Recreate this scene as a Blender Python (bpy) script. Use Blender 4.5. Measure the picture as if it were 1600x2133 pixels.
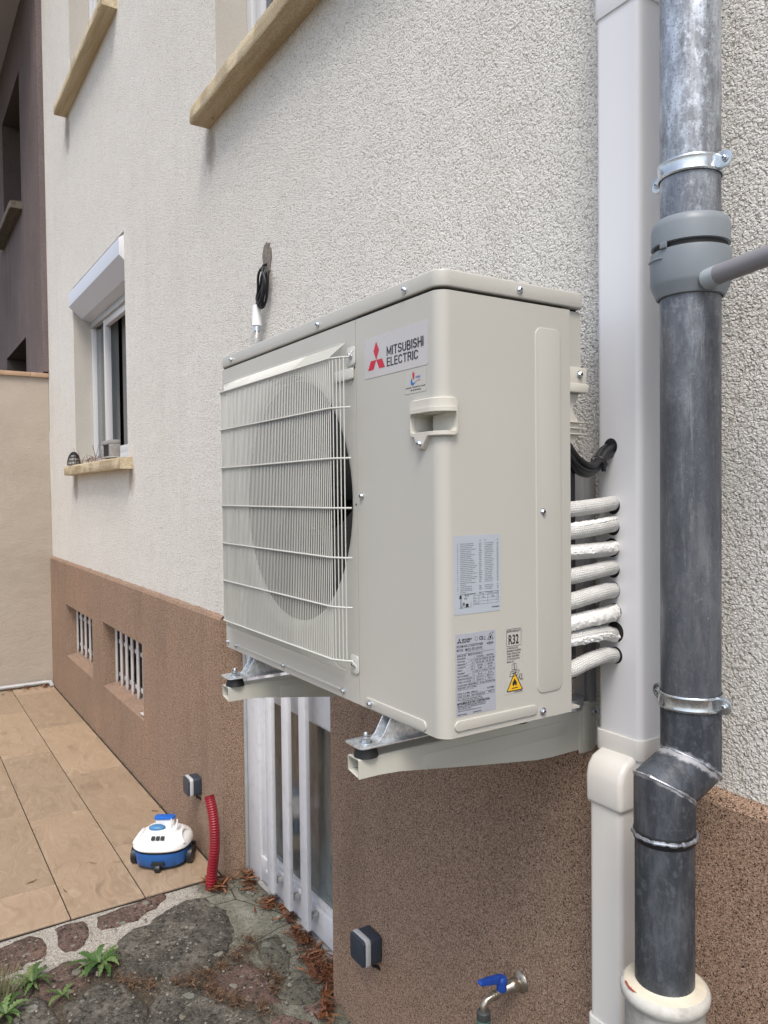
import bpy, bmesh, math, random
from mathutils import Vector, Matrix, noise
random.seed(7)
S = bpy.context.scene
for o in list(bpy.data.objects): bpy.data.objects.remove(o)
R = math.radians
# ------------------------------------------------------------------ camera
def cam_axes(yaw, pitch, roll):
    f = Vector((-math.sin(yaw)*math.cos(pitch), math.cos(yaw)*math.cos(pitch), math.sin(pitch)))
    r = Vector((math.cos(yaw), math.sin(yaw), 0)); u = r.cross(f)
    c, s = math.cos(roll), math.sin(roll)
    return c*r+s*u, -s*r+c*u, f
cr, cu, cf = cam_axes(R(57.161), R(-1.441), R(-0.625))
cd = bpy.data.cameras.new('camera'); cam = bpy.data.objects.new('camera', cd); S.collection.objects.link(cam)
cam.matrix_world = Matrix(((cr.x, cu.x, -cf.x, 1.942), (cr.y, cu.y, -cf.y, -1.280), (cr.z, cu.z, -cf.z, 1.752), (0, 0, 0, 1)))
cd.sensor_fit = 'HORIZONTAL'; cd.sensor_width = 36; cd.lens = 36*1601.6/1600; cd.clip_start = .02; cd.clip_end = 400
S.camera = cam
# ------------------------------------------------------------------ sky, sun, exposure
SUN_EL, SUN_DIR = R(57), Vector((0.82, -0.57, 0)).normalized()
W = bpy.data.worlds.new('World'); S.world = W; W.use_nodes = True
wn = W.node_tree; bg = wn.nodes['Background']
sky = wn.nodes.new('ShaderNodeTexSky'); sky.sky_type = 'NISHITA'; sky.sun_disc = False
sky.sun_elevation = SUN_EL; sky.sun_rotation = math.atan2(SUN_DIR.x, SUN_DIR.y)
sky.air_density = 1.0; sky.dust_density = 2.5; sky.ozone_density = 1.0
hs = wn.nodes.new('ShaderNodeHueSaturation'); hs.inputs['Saturation'].default_value = .60     # high thin overcast
wn.links.new(sky.outputs[0], hs.inputs['Color']); wn.links.new(hs.outputs[0], bg.inputs[0]); bg.inputs[1].default_value = 0.15
sd = bpy.data.lights.new('sun', 'SUN'); sun = bpy.data.objects.new('sun', sd); S.collection.objects.link(sun)
sd.energy = 1.5; sd.angle = R(20); sd.color = (1.0, .91, .80)
dv = Vector((SUN_DIR.x*math.cos(SUN_EL), SUN_DIR.y*math.cos(SUN_EL), math.sin(SUN_EL)))
sun.rotation_euler = dv.to_track_quat('Z', 'Y').to_euler()
sun.location = (4, -6, 9)
S.view_settings.view_transform = 'Standard'; S.view_settings.look = 'None'
S.view_settings.exposure = 0.71; S.view_settings.gamma = 1
S.view_settings.use_curve_mapping = False
S.render.engine = 'CYCLES'
S.cycles.max_bounces = 8; S.cycles.diffuse_bounces = 4; S.cycles.transparent_max_bounces = 12

# ------------------------------------------------------------------ material helpers
class NT:
    def __init__(s, name):
        s.m = bpy.data.materials.new(name); s.m.use_nodes = True; s.t = s.m.node_tree
        s.b = s.t.nodes['Principled BSDF']; s.out = s.t.nodes['Material Output']
        s.tc = s.t.nodes.new('ShaderNodeTexCoord').outputs['Object']
    def n(s, typ, **kw):
        nd = s.t.nodes.new('ShaderNode'+typ)
        for k, v in kw.items(): setattr(nd, k, v)
        return nd
    def L(s, a, b): s.t.links.new(a, b)
    def setin(s, nd, name, v):
        if hasattr(v, 'is_linked') or hasattr(v, 'links'): s.L(v, nd.inputs[name])
        else: nd.inputs[name].default_value = v
    def mapping(s, scale=(1, 1, 1), vec=None, rot=(0, 0, 0)):
        nd = s.n('Mapping'); s.L(vec or s.tc, nd.inputs[0]); nd.inputs['Scale'].default_value = scale; nd.inputs['Rotation'].default_value = rot
        return nd.outputs[0]
    def noise(s, scale, detail=2, rough=.5, vec=None, dist=0, color=False):
        nd = s.n('TexNoise'); s.L(vec or s.tc, nd.inputs['Vector']); nd.inputs['Scale'].default_value = scale
        nd.inputs['Detail'].default_value = detail; nd.inputs['Roughness'].default_value = rough; nd.inputs['Distortion'].default_value = dist
        return nd.outputs['Color' if color else 'Fac']
    def vor(s, scale, out='Distance', feature='F1', vec=None, rand=1):
        nd = s.n('TexVoronoi'); nd.feature = feature; s.L(vec or s.tc, nd.inputs['Vector']); nd.inputs['Scale'].default_value = scale
        nd.inputs['Randomness'].default_value = rand
        return nd.outputs[out]
    def ramp(s, fac, stops, interp='LINEAR'):
        nd = s.n('ValToRGB'); s.L(fac, nd.inputs[0]); cr = nd.color_ramp; cr.interpolation = interp
        while len(cr.elements) < len(stops): cr.elements.new(.5)
        for e, (p, c) in zip(cr.elements, stops):
            e.position = p; e.color = (c, c, c, 1) if isinstance(c, (int, float)) else (*c, 1)
        return nd.outputs[0]
    def mix(s, fac, a, b, mode='MIX'):
        nd = s.n('Mix'); nd.data_type = 'RGBA'; nd.blend_type = mode
        for sock, v in ((nd.inputs[0], fac), (nd.inputs[6], a), (nd.inputs[7], b)):
            if isinstance(v, bpy.types.NodeSocket): s.L(v, sock)
            elif isinstance(v, (int, float)): sock.default_value = v
            else: sock.default_value = (*v, 1)
        return nd.outputs[2]
    def math(s, op, a, b=0, clamp=False):
        nd = s.n('Math'); nd.operation = op; nd.use_clamp = clamp
        for i, v in enumerate((a, b)):
            if isinstance(v, bpy.types.NodeSocket): s.L(v, nd.inputs[i])
            else: nd.inputs[i].default_value = v
        return nd.outputs[0]
    def xyz(s, vec=None):
        nd = s.n('SeparateXYZ'); s.L(vec or s.tc, nd.inputs[0]); return nd.outputs
    def attr(s, name):
        nd = s.n('Attribute'); nd.attribute_name = name; return nd.outputs['Fac']
    def bump(s, h, strength=.5, dist=.003, prev=None):
        nd = s.n('Bump'); s.L(h, nd.inputs['Height']); nd.inputs['Strength'].default_value = strength; nd.inputs['Distance'].default_value = dist
        if prev: s.L(prev, nd.inputs['Normal'])
        s.L(nd.outputs[0], s.b.inputs['Normal']); return nd.outputs[0]
    def col(s, v):
        if isinstance(v, bpy.types.NodeSocket): s.L(v, s.b.inputs['Base Color'])
        else: s.b.inputs['Base Color'].default_value = (*v, 1)
    def set(s, rough=.5, metal=0, spec=None, coat=0):
        if isinstance(rough, bpy.types.NodeSocket): s.L(rough, s.b.inputs['Roughness'])
        else: s.b.inputs['Roughness'].default_value = rough
        s.b.inputs['Metallic'].default_value = metal
        if spec is not None: s.b.inputs['Specular IOR Level'].default_value = spec
        if coat: s.b.inputs['Coat Weight'].default_value = coat; s.b.inputs['Coat Roughness'].default_value = .15
        return s

def simple(name, c, rough=.5, metal=0, var=.08, vscale=9, bump=0, bscale=300, spec=None, dirt=0):
    t = NT(name)
    n = t.noise(vscale, 4, .6)
    lo = tuple(x*(1-var) for x in c); hi = tuple(min(1, x*(1+var)) for x in c)
    cc = t.ramp(n, [(.3, lo), (.7, hi)])
    if dirt:
        d = t.ramp(t.noise(23, 6, .65), [(.52, 0), (.75, dirt)])
        cc = t.mix(d, cc, (c[0]*.35, c[1]*.32, c[2]*.28))
    t.col(cc); t.set(t.ramp(t.noise(vscale*3, 3), [(.3, max(0, rough-.05)), (.7, min(1, rough+.07))]), metal, spec)
    if bump: t.bump(t.noise(bscale, 3), bump, .001)
    return t.m

# rough-cast cream render
def mk_roughcast(name, c1, c2, grain, depth, stain=True, crev=.5):
    t = NT(name)
    wob = t.noise(grain*.8, 2, .5, color=True)
    vv = t.n('VectorMath'); vv.operation = 'MULTIPLY_ADD'; t.L(wob, vv.inputs[0]); vv.inputs[1].default_value = (.010,)*3; t.L(t.tc, vv.inputs[2])
    v = vv.outputs[0]
    a = t.vor(grain, 'Distance', 'F1', v)
    b = t.noise(grain*.62, 3, .6, v)
    c = t.noise(grain*3.0, 3, .65)
    dome = t.math('SUBTRACT', 1, t.math('MULTIPLY', a, a))
    h = t.math('ADD', t.math('MULTIPLY', dome, .62), t.math('MULTIPLY', b, .85))
    h = t.math('ADD', h, t.math('MULTIPLY', c, .26))
    big = t.noise(.9, 5, .6); mid = t.noise(6, 5, .65)
    col = t.ramp(big, [(.3, c2), (.7, c1)])
    col = t.mix(t.ramp(mid, [(.35, .12), (.65, 0)]), col, tuple(x*.72 for x in c2))
    # shade of the deep pits painted into the render colour
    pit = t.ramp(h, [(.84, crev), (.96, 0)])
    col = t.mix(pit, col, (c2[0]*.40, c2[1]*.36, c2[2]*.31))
    if stain:
        sx = t.mapping((2.2, 2.2, .22)); st = t.ramp(t.noise(2.6, 5, .6, sx), [(.52, 0), (.8, .15)])
        col = t.mix(st, col, (.50, .44, .37))
        # ragged brown patches under the sill ends and by the bulb cable
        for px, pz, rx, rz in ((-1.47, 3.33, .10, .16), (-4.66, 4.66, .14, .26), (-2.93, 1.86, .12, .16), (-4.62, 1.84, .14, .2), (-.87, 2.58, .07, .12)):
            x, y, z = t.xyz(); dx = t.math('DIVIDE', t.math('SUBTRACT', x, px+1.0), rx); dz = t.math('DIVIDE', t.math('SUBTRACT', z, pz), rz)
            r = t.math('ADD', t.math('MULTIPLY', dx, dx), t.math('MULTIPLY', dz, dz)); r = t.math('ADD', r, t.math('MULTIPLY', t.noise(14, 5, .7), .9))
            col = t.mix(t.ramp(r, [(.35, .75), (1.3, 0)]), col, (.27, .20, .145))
    t.col(col); t.set(.95, 0, .12)
    t.bump(h, 1.0, depth)
    return t.m
M = {}
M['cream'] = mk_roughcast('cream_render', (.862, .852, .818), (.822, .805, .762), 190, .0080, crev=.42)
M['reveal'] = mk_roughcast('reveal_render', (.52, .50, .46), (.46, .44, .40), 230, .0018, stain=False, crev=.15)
M['mauve'] = mk_roughcast('mauve_render', (.190, .153, .152), (.132, .106, .105), 95, .005, crev=.4)
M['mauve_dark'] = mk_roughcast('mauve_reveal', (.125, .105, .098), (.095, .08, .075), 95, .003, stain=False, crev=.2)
def mk_peach():
    t = NT('peach_render')
    s = t.mapping((1, 1, 2.0)); a = t.noise(3.2, 5, .6, s); b = t.noise(60, 4, .6); lowb = t.noise(220, 2)
    z = t.xyz()[2]
    col = t.ramp(t.noise(1.3, 5, .6), [(.3, (.345, .302, .255)), (.7, (.425, .376, .322))])
    col = t.mix(t.ramp(t.vor(38, 'Distance'), [(.02, .5), (.06, 0)]), col, (.33, .26, .2))
    col = t.mix(t.ramp(t.noise(2.2, 5, .65, t.mapping((2, 2, .35))), [(.52, 0), (.8, .3)]), col, (.36, .29, .22))
    t.col(col); t.set(.9, 0, .25)
    h = t.math('ADD', t.math('MULTIPLY', a, 1.1), t.math('ADD', t.math('MULTIPLY', b, .5), t.math('MULTIPLY', lowb, .3)))
    t.bump(h, .9, .008); return t.m
M['peach'] = mk_peach()
def mk_granulate():
    t = NT('brown_granulate')
    sc = 500
    cell = t.vor(sc, 'Color'); x = t.n('SeparateColor'); t.L(cell, x.inputs[0]); rr = x.outputs[0]
    dist = t.vor(sc, 'Distance')
    soft = t.noise(150, 3, .7)
    rr2 = t.math('ADD', t.math('MULTIPLY', rr, .75), t.math('MULTIPLY', soft, .35))
    base = t.ramp(rr2, [(.12, (.014, .010, .008)), (.22, (.038, .025, .019)), (.33, (.245, .164, .120)), (.62, (.365, .255, .188)), (.85, (.48, .355, .27)), (.98, (.64, .52, .42))])
    big = t.ramp(t.noise(1.6, 5, .6), [(.3, (.83, .84, .84)), (.7, (1.0, .955, .93))])
    col = t.mix(1, base, big, 'MULTIPLY')
    dirt = t.ramp(t.noise(2.1, 5, .65, t.mapping((2, 2, .5))), [(.5, 0), (.8, .3)])
    col = t.mix(dirt, col, (.10, .07, .055))
    t.col(col); t.set(.85, 0, .12)
    t.bump(t.math('ADD', t.math('SUBTRACT', 1, dist), t.math('MULTIPLY', t.noise(90, 2), .4)), .8, .0020); return t.m
M['granulate'] = mk_granulate()
M['stone_sill'] = None
def mk_sill(name, c1, c2, c3):
    t = NT(name)
    s = t.mapping((.35, 5, 5)); g = t.noise(5, 5, .6, s)
    col = t.ramp(g, [(.32, c2), (.55, c1), (.75, c3)])
    sp = t.ramp(t.noise(170, 3, .7), [(.42, .45), (.55, 0)]); col = t.mix(sp, col, (.24, .19, .13))
    col = t.mix(t.ramp(t.noise(13, 6, .7), [(.66, 0), (.70, .75)]), col, (.07, .06, .05))
    t.col(col); t.set(.85, 0, .25); t.bump(t.noise(110, 5, .7), .6, .004); return t.m
M['sill'] = mk_sill('sandstone_sill', (.58, .49, .34), (.44, .345, .215), (.70, .63, .49))
M['sill_dark'] = mk_sill('dark_stone_sill', (.17, .15, .125), (.11, .095, .08), (.24, .22, .19))
M['metalpaint'] = None
def mk_paint(name, c, rough=.38, var=.02, orange=.02):
    t = NT(name)
    t.col(t.ramp(t.noise(2.5, 5, .6), [(.3, tuple(x*(1-var) for x in c)), (.7, tuple(x*(1+var) for x in c))]))
    t.set(t.ramp(t.noise(14, 5, .6), [(.3, rough-.05), (.7, rough+.08)]), 0, .5)
    t.bump(t.noise(420, 2), orange, .001); return t.m
M['paint'] = mk_paint('ivory_paint', (.464, .457, .422))
M['paint_arm'] = mk_paint('ivory_bracket_paint', (.53, .53, .475), .34)
M['abs'] = mk_paint('ivory_plastic', (.55, .535, .48), .45)
M['guard'] = mk_paint('guard_coating', (.53, .535, .505), .4)
M['fan'] = mk_paint('fan_plastic', (.035, .037, .038), .45)
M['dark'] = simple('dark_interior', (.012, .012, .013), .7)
M['fins'] = simple('fin_block', (.022, .022, .023), .5, .3)
M['rubber'] = simple('black_rubber', (.012, .012, .013), .55)
M['pvc'] = mk_paint('white_pvc', (.62, .63, .66), .33, .02, 0)
M['pvc_door'] = simple('white_pvc_splashed', (.62, .63, .665), .36, 0, .04, 5, dirt=.28)
M['pvc_grey'] = simple('grey_pvc_dirty', (.36, .37, .38), .4, dirt=.4)
M['trunk'] = mk_paint('trunking_plastic', (.73, .74, .77), .36, .02, .01)
M['trunk2'] = mk_paint('trunking_fittings', (.70, .69, .665), .36, .02, .01)
_t = NT('shutter_box'); _t.col((.56, .60, .69)); _t.set(.42, 0, .5); M['shutter'] = _t.m
def mk_zinc(name, c, rough, metal, spang, dark, stain, patina=None):
    t = NT(name)
    s = t.mapping((1, 1, .22))
    a = t.noise(24, 6, .7, s); p = t.noise(7, 6, .7, t.mapping((1, 1, .5))); f = t.noise(230, 5, .8); f2 = t.noise(75, 5, .75, t.mapping((1, 1, .7)))
    col = t.ramp(a, [(.38, tuple(x*dark for x in c)), (.5, c), (.60, tuple(min(1, x*1.6) for x in c))])
    col = t.mix(t.ramp(p, [(.44, 0), (.58, .7)]), col, (c[0]*.50, c[1]*.55, c[2]*.66))
    col = t.mix(t.ramp(f2, [(.52, 0), (.62, .55)]), col, tuple(min(1, x*1.9) for x in c))
    col = t.mix(t.ramp(f, [(.38, spang), (.46, 0)]), col, (c[0]*.25, c[1]*.24, c[2]*.24))
    rg = t.ramp(a, [(.3, rough+.2), (.7, rough-.12)])
    if patina:      # old dark patina on the lower lengths
        z = t.xyz()[2]; mr = t.n('MapRange'); t.L(t.math('ADD', z, t.math('MULTIPLY', t.math('SUBTRACT', t.noise(5, 6, .7, t.mapping((1.5, 1.5, .5))), .5), 1.1)), mr.inputs[0]); mr.inputs[1].default_value = 2.10; mr.inputs[2].default_value = 1.45
        pc = t.ramp(t.noise(17, 8, .75, t.mapping((1.4, 1.4, .3))), [(.34, (.040, .045, .057)), (.5, (.070, .077, .094)), (.66, (.135, .142, .158))])
        pc = t.mix(t.ramp(t.noise(60, 6, .8, t.mapping((1.5, 1.5, .12))), [(.56, 0), (.66, .45)]), pc, (.27, .27, .27)); pc = t.mix(t.ramp(t.noise(190, 4, .8), [(.62, 0), (.68, .6)]), pc, (.33, .33, .33)); pc = t.mix(t.ramp(t.noise(110, 5, .8), [(.30, .8), (.38, 0)]), pc, (.015, .016, .02))
        col = t.mix(t.math('MULTIPLY', mr.outputs[0], .92), col, pc); mt = t.math('SUBTRACT', metal, t.math('MULTIPLY', mr.outputs[0], metal*.45)); t.L(mt, t.b.inputs['Metallic'])
    col = t.mix(t.ramp(t.noise(16, 7, .7), [(.62, 0), (.74, stain)]), col, (.55, .56, .58))
    t.col(col); lk = t.b.inputs['Metallic'].links; t.set(rg, metal, .5)
    t.bump(t.noise(120, 4), .12, .0012); return t.m
M['zinc'] = mk_zinc('weathered_zinc', (.40, .43, .47), .36, .60, .70, .55, .30, True)
M['zinc_dark'] = mk_zinc('patinated_zinc', (.064, .072, .086), .45, .35, .3, .6, .10)
def smear():       # chalky flux and oxide smeared along the two soldered mitres
    t = NT.__new__(NT); m = M['zinc_dark']; t.m = m; t.t = m.node_tree; t.b = t.t.nodes['Principled BSDF']
    t.tc = [n for n in t.t.nodes if n.type == 'TEX_COORD'][0].outputs['Object']
    old = t.b.inputs['Base Color'].links[0].from_socket; x, y, z = t.xyz(); col = old
    for (cx_, cy_, cz_), wd in (((0, 0, .772), .011), ((-.003, -.068, .742), .005)):
        d = t.math('ADD', t.math('ADD', t.math('MULTIPLY', t.math('SUBTRACT', x, cx_), -.024), t.math('MULTIPLY', t.math('SUBTRACT', y, cy_), -.546)), t.math('MULTIPLY', t.math('SUBTRACT', z, cz_), -.838))
        d = t.math('ABSOLUTE', t.math('SUBTRACT', d, wd*.35)); d = t.math('DIVIDE', d, wd)
        d = t.math('ADD', d, t.math('MULTIPLY', t.math('SUBTRACT', t.noise(60, 6, .75, t.mapping((1, 1, 1.6))), .5), 2.6))
        col = t.mix(t.ramp(d, [(.35, .85), (.8, 0)]), col, (.42, .43, .46))
    t.L(col, t.b.inputs['Base Color'])
smear()
M['solder'] = mk_zinc('solder_bead', (.42, .44, .48), .35, .75, .5, .3, .7)
M['steel'] = simple('bright_zinc_plating', (.62, .66, .70), .24, .95, .12, 60, .05)
M['galv'] = simple('galvanised_sheet', (.66, .69, .72), .34, .85, .28, 120, .1)
M['chrome'] = simple('nickel_plating', (.40, .36, .31), .3, .9, .15, 40)
M['screwdark'] = simple('screw_recess', (.06, .07, .09), .4, .6)
M['collector'] = simple('blue_grey_plastic', (.205, .235, .265), .45, 0, .07, 8, .03, dirt=.0)
M['greypipe'] = simple('mauve_grey_pipe', (.215, .210, .230), .5, 0, .06)
M['filler'] = simple('cream_mastic', (.60, .555, .455), .6, 0, .12, 20, .6, 60, dirt=.3)
M['clay'] = simple('limewashed_clay', (.46, .455, .43), .7, 0, .18, 24, 1.0, 90, dirt=.6)
M['terracotta'] = simple('bare_terracotta', (.27, .075, .045), .8)
M['tapblue'] = simple('blue_lever_plastic', (.012, .065, .36), .42, 0, .2, 30)
M['hosegreen'] = simple('green_rubber', (.05, .115, .09), .5)
M['hosegrey'] = simple('dark_grey_rubber', (.055, .06, .062), .6)
M['anthracite'] = simple('anthracite_plastic', (.030, .040, .058), .42, 0, .12, 20, .05)
M['lightgrey'] = simple('light_grey_plastic', (.46, .47, .48), .5)
M['red'] = simple('red_conduit', (.24, .008, .018), .38, 0, .15, 20)
M['blue'] = simple('pool_blue_plastic', (.014, .105, .36), .33, 0, .12, 14)
M['blue2'] = simple('bright_blue_plastic', (.008, .12, .52), .3)
M['blue3'] = simple('faded_blue_plastic', (.06, .20, .40), .4)
M['white'] = simple('white_plastic', (.78, .79, .80), .28, 0, .04)
M['black'] = simple('black_plastic', (.010, .011, .014), .4)
M['cable'] = simple('black_cable', (.010, .010, .012), .42)
M['ink'] = simple('black_print', (.018, .018, .022), .5, var=0)
M['ink_grey'] = simple('grey_print', (.10, .105, .12), .5, var=0)
M['logored'] = simple('red_print', (.50, .012, .040), .4, var=0)
M['logoink'] = simple('navy_print', (.012, .014, .030), .4, var=0)
M['sticker'] = simple('white_sticker', (.485, .475, .48), .3, var=.01)
M['sticker2'] = simple('clear_sticker', (.462, .456, .425), .26, var=.01)
M['silverlabel'] = simple('silver_blue_label', (.44, .49, .56), .35, .15, .02)
M['silverlabel2'] = simple('silver_label', (.42, .44, .51), .35, .2, .02)
M['yellow'] = simple('yellow_print', (.74, .44, .01), .45, var=.04)
M['printblue'] = simple('blue_print', (.03, .13, .42), .4, var=.1)
M['coping'] = simple('terracotta_coping', (.40, .27, .18), .85, 0, .15, 9, .4, 90)
M['soffit'] = simple('painted_soffit', (.50, .48, .52), .6, 0, .04, 3)
M['mortar_patch'] = simple('bare_mortar', (.19, .165, .145), .95, 0, .35, 60, 1, 180)
M['concrete'] = simple('grey_concrete', (.30, .29, .285), .95, 0, .25, 20, .8, 120)
M['grille_white'] = simple('white_grille_paint', (.56, .55, .55), .45, 0, .06, 12, dirt=.35)
M['curtain'] = simple('pale_curtain', (.30, .30, .30), .9, 0, .1, 6)
M['curtain2'] = simple('beige_curtain', (.32, .28, .2), .9, 0, .15, 6)
M['insul'] = None
def mk_insul():
    t = NT('white_pipe_insulation')
    t.col(t.ramp(t.noise(40, 4), [(.3, (.70, .70, .685)), (.7, (.82, .82, .81))])); t.set(.7, 0, .3)
    uvn = t.n('UVMap'); s = t.mapping((1, 1, 1), uvn.outputs[0])
    b = t.n('TexBrick'); t.L(s, b.inputs[0]); b.inputs['Scale'].default_value = 1; b.inputs['Mortar Size'].default_value = .22; b.inputs['Mortar Smooth'].default_value = .8
    b.inputs['Brick Width'].default_value = 1; b.inputs['Row Height'].default_value = 1
    b.inputs['Color1'].default_value = (1, 1, 1, 1); b.inputs['Color2'].default_value = (.9, .9, .9, 1); b.inputs['Mortar'].default_value = (0, 0, 0, 1)
    fz = t.math('ADD', b.outputs['Color'], t.math('MULTIPLY', t.noise(160, 4, .7), .9)); t.bump(fz, 1, .0024); return t.m
M['insul'] = mk_insul()
M['foam'] = simple('torn_white_film', (.78, .78, .77), .5, 0, .06, 90, 1, 260)
# translucent / glass
def mk_glass(name, tint, rough=.02, trans=.75):
    t = NT(name); tr = t.n('BsdfTransparent'); tr.inputs[0].default_value = (*tint, 1)
    gl = t.n('BsdfGlossy'); gl.inputs['Roughness'].default_value = rough; gl.inputs[0].default_value = (1, 1, 1, 1)
    fr = t.n('LayerWeight'); fr.inputs[0].default_value = .5
    fac = t.math('ADD', t.math('MULTIPLY', t.math('POWER', fr.outputs['Facing'], 4.0), .8), .06)
    ms = t.n('MixShader'); t.L(fac, ms.inputs[0]); t.L(tr.outputs[0], ms.inputs[1]); t.L(gl.outputs[0], ms.inputs[2])
    t.L(ms.outputs[0], t.out.inputs[0]); return t.m
M['glass'] = mk_glass('window_glass', (.55, .60, .62))
M['bulbglass'] = mk_glass('clear_bulb_glass', (.93, .93, .93), .02)
def mk_reflect_glass():
    t = NT('cellar_glass_reflection')  # reflected stone wall painted into the glass colour as mottling and joints
    wv = t.noise(5, 5, .6, color=True); vv = t.n('VectorMath'); vv.operation = 'MULTIPLY_ADD'; t.L(wv, vv.inputs[0]); vv.inputs[1].default_value = (.12,)*3; t.L(t.tc, vv.inputs[2])
    v = t.n('Mapping'); t.L(vv.outputs[0], v.inputs[0]); v.inputs['Scale'].default_value = (1, 1, .5)
    crack = t.vor(16, 'Distance', 'DISTANCE_TO_EDGE', v.outputs[0])
    z = t.xyz()[2]
    x = t.xyz()[0]
    low = t.ramp(t.math('ADD', z, t.math('MULTIPLY', t.noise(6, 5, .7), .5)), [(.45, 1), (.85, 0)])
    cl = t.ramp(t.noise(9, 7, .7, t.mapping((2.2, 1, .6))), [(.35, (.060, .058, .050)), (.6, (.125, .118, .100)), (.78, (.21, .20, .17))])
    film = t.mix(t.math('MULTIPLY', low, t.ramp(t.noise(7, 6, .7, t.mapping((1.5, 1, .5))), [(.35, .1), (.7, .9)])), cl, (.16, .20, .215))  # colours of the painted reflection
    film = t.mix(t.math('MULTIPLY', t.ramp(crack, [(.0, .8), (.045, 0)]), low), film, (.07, .10, .11))
    dark = t.ramp(t.math('ADD', x, t.math('MULTIPLY', t.noise(4, 4), .08)), [(.0, 0), (.01, 0)])
    t.col(film); t.set(.12, 0, .6); return t.m
M['reflect_glass'] = mk_reflect_glass()
def mk_tile():
    t = NT('wood_look_porcelain'); id_ = t.attr('tint')
    off = t.n('CombineXYZ'); t.L(t.math('MULTIPLY', id_, 37.1), off.inputs[0]); t.L(t.math('MULTIPLY', id_, 91.7), off.inputs[1])
    add = t.n('VectorMath'); t.L(t.tc, add.inputs[0]); t.L(off.outputs[0], add.inputs[1]); v = add.outputs[0]
    warp = t.noise(2.2, 3, .55, t.mapping((1, 2.2, 1), v))
    vw = t.n('CombineXYZ'); t.L(t.math('MULTIPLY', warp, .55), vw.inputs[1])
    ad2 = t.n('VectorMath'); t.L(v, ad2.inputs[0]); t.L(vw.outputs[0], ad2.inputs[1]); v2 = ad2.outputs[0]
    g1 = t.noise(9, 6, .6, t.mapping((.35, 5, 1), v2)); g2 = t.noise(60, 4, .6, t.mapping((.12, 2.2, 1), v2))
    rings = t.n('TexWave'); rings.wave_type = 'BANDS'; rings.bands_direction = 'Y'; t.L(t.mapping((.16, 1, 1), v2), rings.inputs[0]); rings.inputs['Scale'].default_value = 15; rings.inputs['Distortion'].default_value = 2.6; rings.inputs['Detail'].default_value = 3; rings.inputs['Detail Scale'].default_value = .6
    base = t.ramp(g1, [(.25, (.255, .192, .130)), (.5, (.365, .280, .197)), (.75, (.455, .362, .270))])
    base = t.mix(t.ramp(g2, [(.35, .28), (.6, 0)]), base, (.24, .155, .095))
    base = t.mix(t.ramp(rings.outputs[0], [(.05, .12), (.25, 0), (.85, 0), (1, .12)]), base, (.60, .47, .34))
    kn = t.vor(2.6, 'Distance', 'F1', t.mapping((.6, 1.5, 1), v2)); k = t.ramp(t.math('ADD', kn, t.math('MULTIPLY', t.noise(14, 5, .7, v), .25)), [(.17, .55), (.30, 0)])
    base = t.mix(k, base, (.16, .105, .075))
    sm = t.ramp(t.noise(4.5, 5, .65, t.mapping((.9, 2.4, 1), v)), [(.56, 0), (.76, .5)]); base = t.mix(sm, base, (.22, .165, .125))
    tone = t.ramp(id_, [(0, (.80, .79, .78)), (1, (1.08, 1.05, 1.02))]); base = t.mix(1, base, tone, 'MULTIPLY')
    t.col(base); t.set(t.ramp(g1, [(.3, .42), (.7, .58)]), 0, .45); t.bump(g2, .15, .0008); return t.m
M['tile'] = mk_tile()
M['grout'] = simple('dark_joint', (.022, .019, .018), .9)
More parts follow.
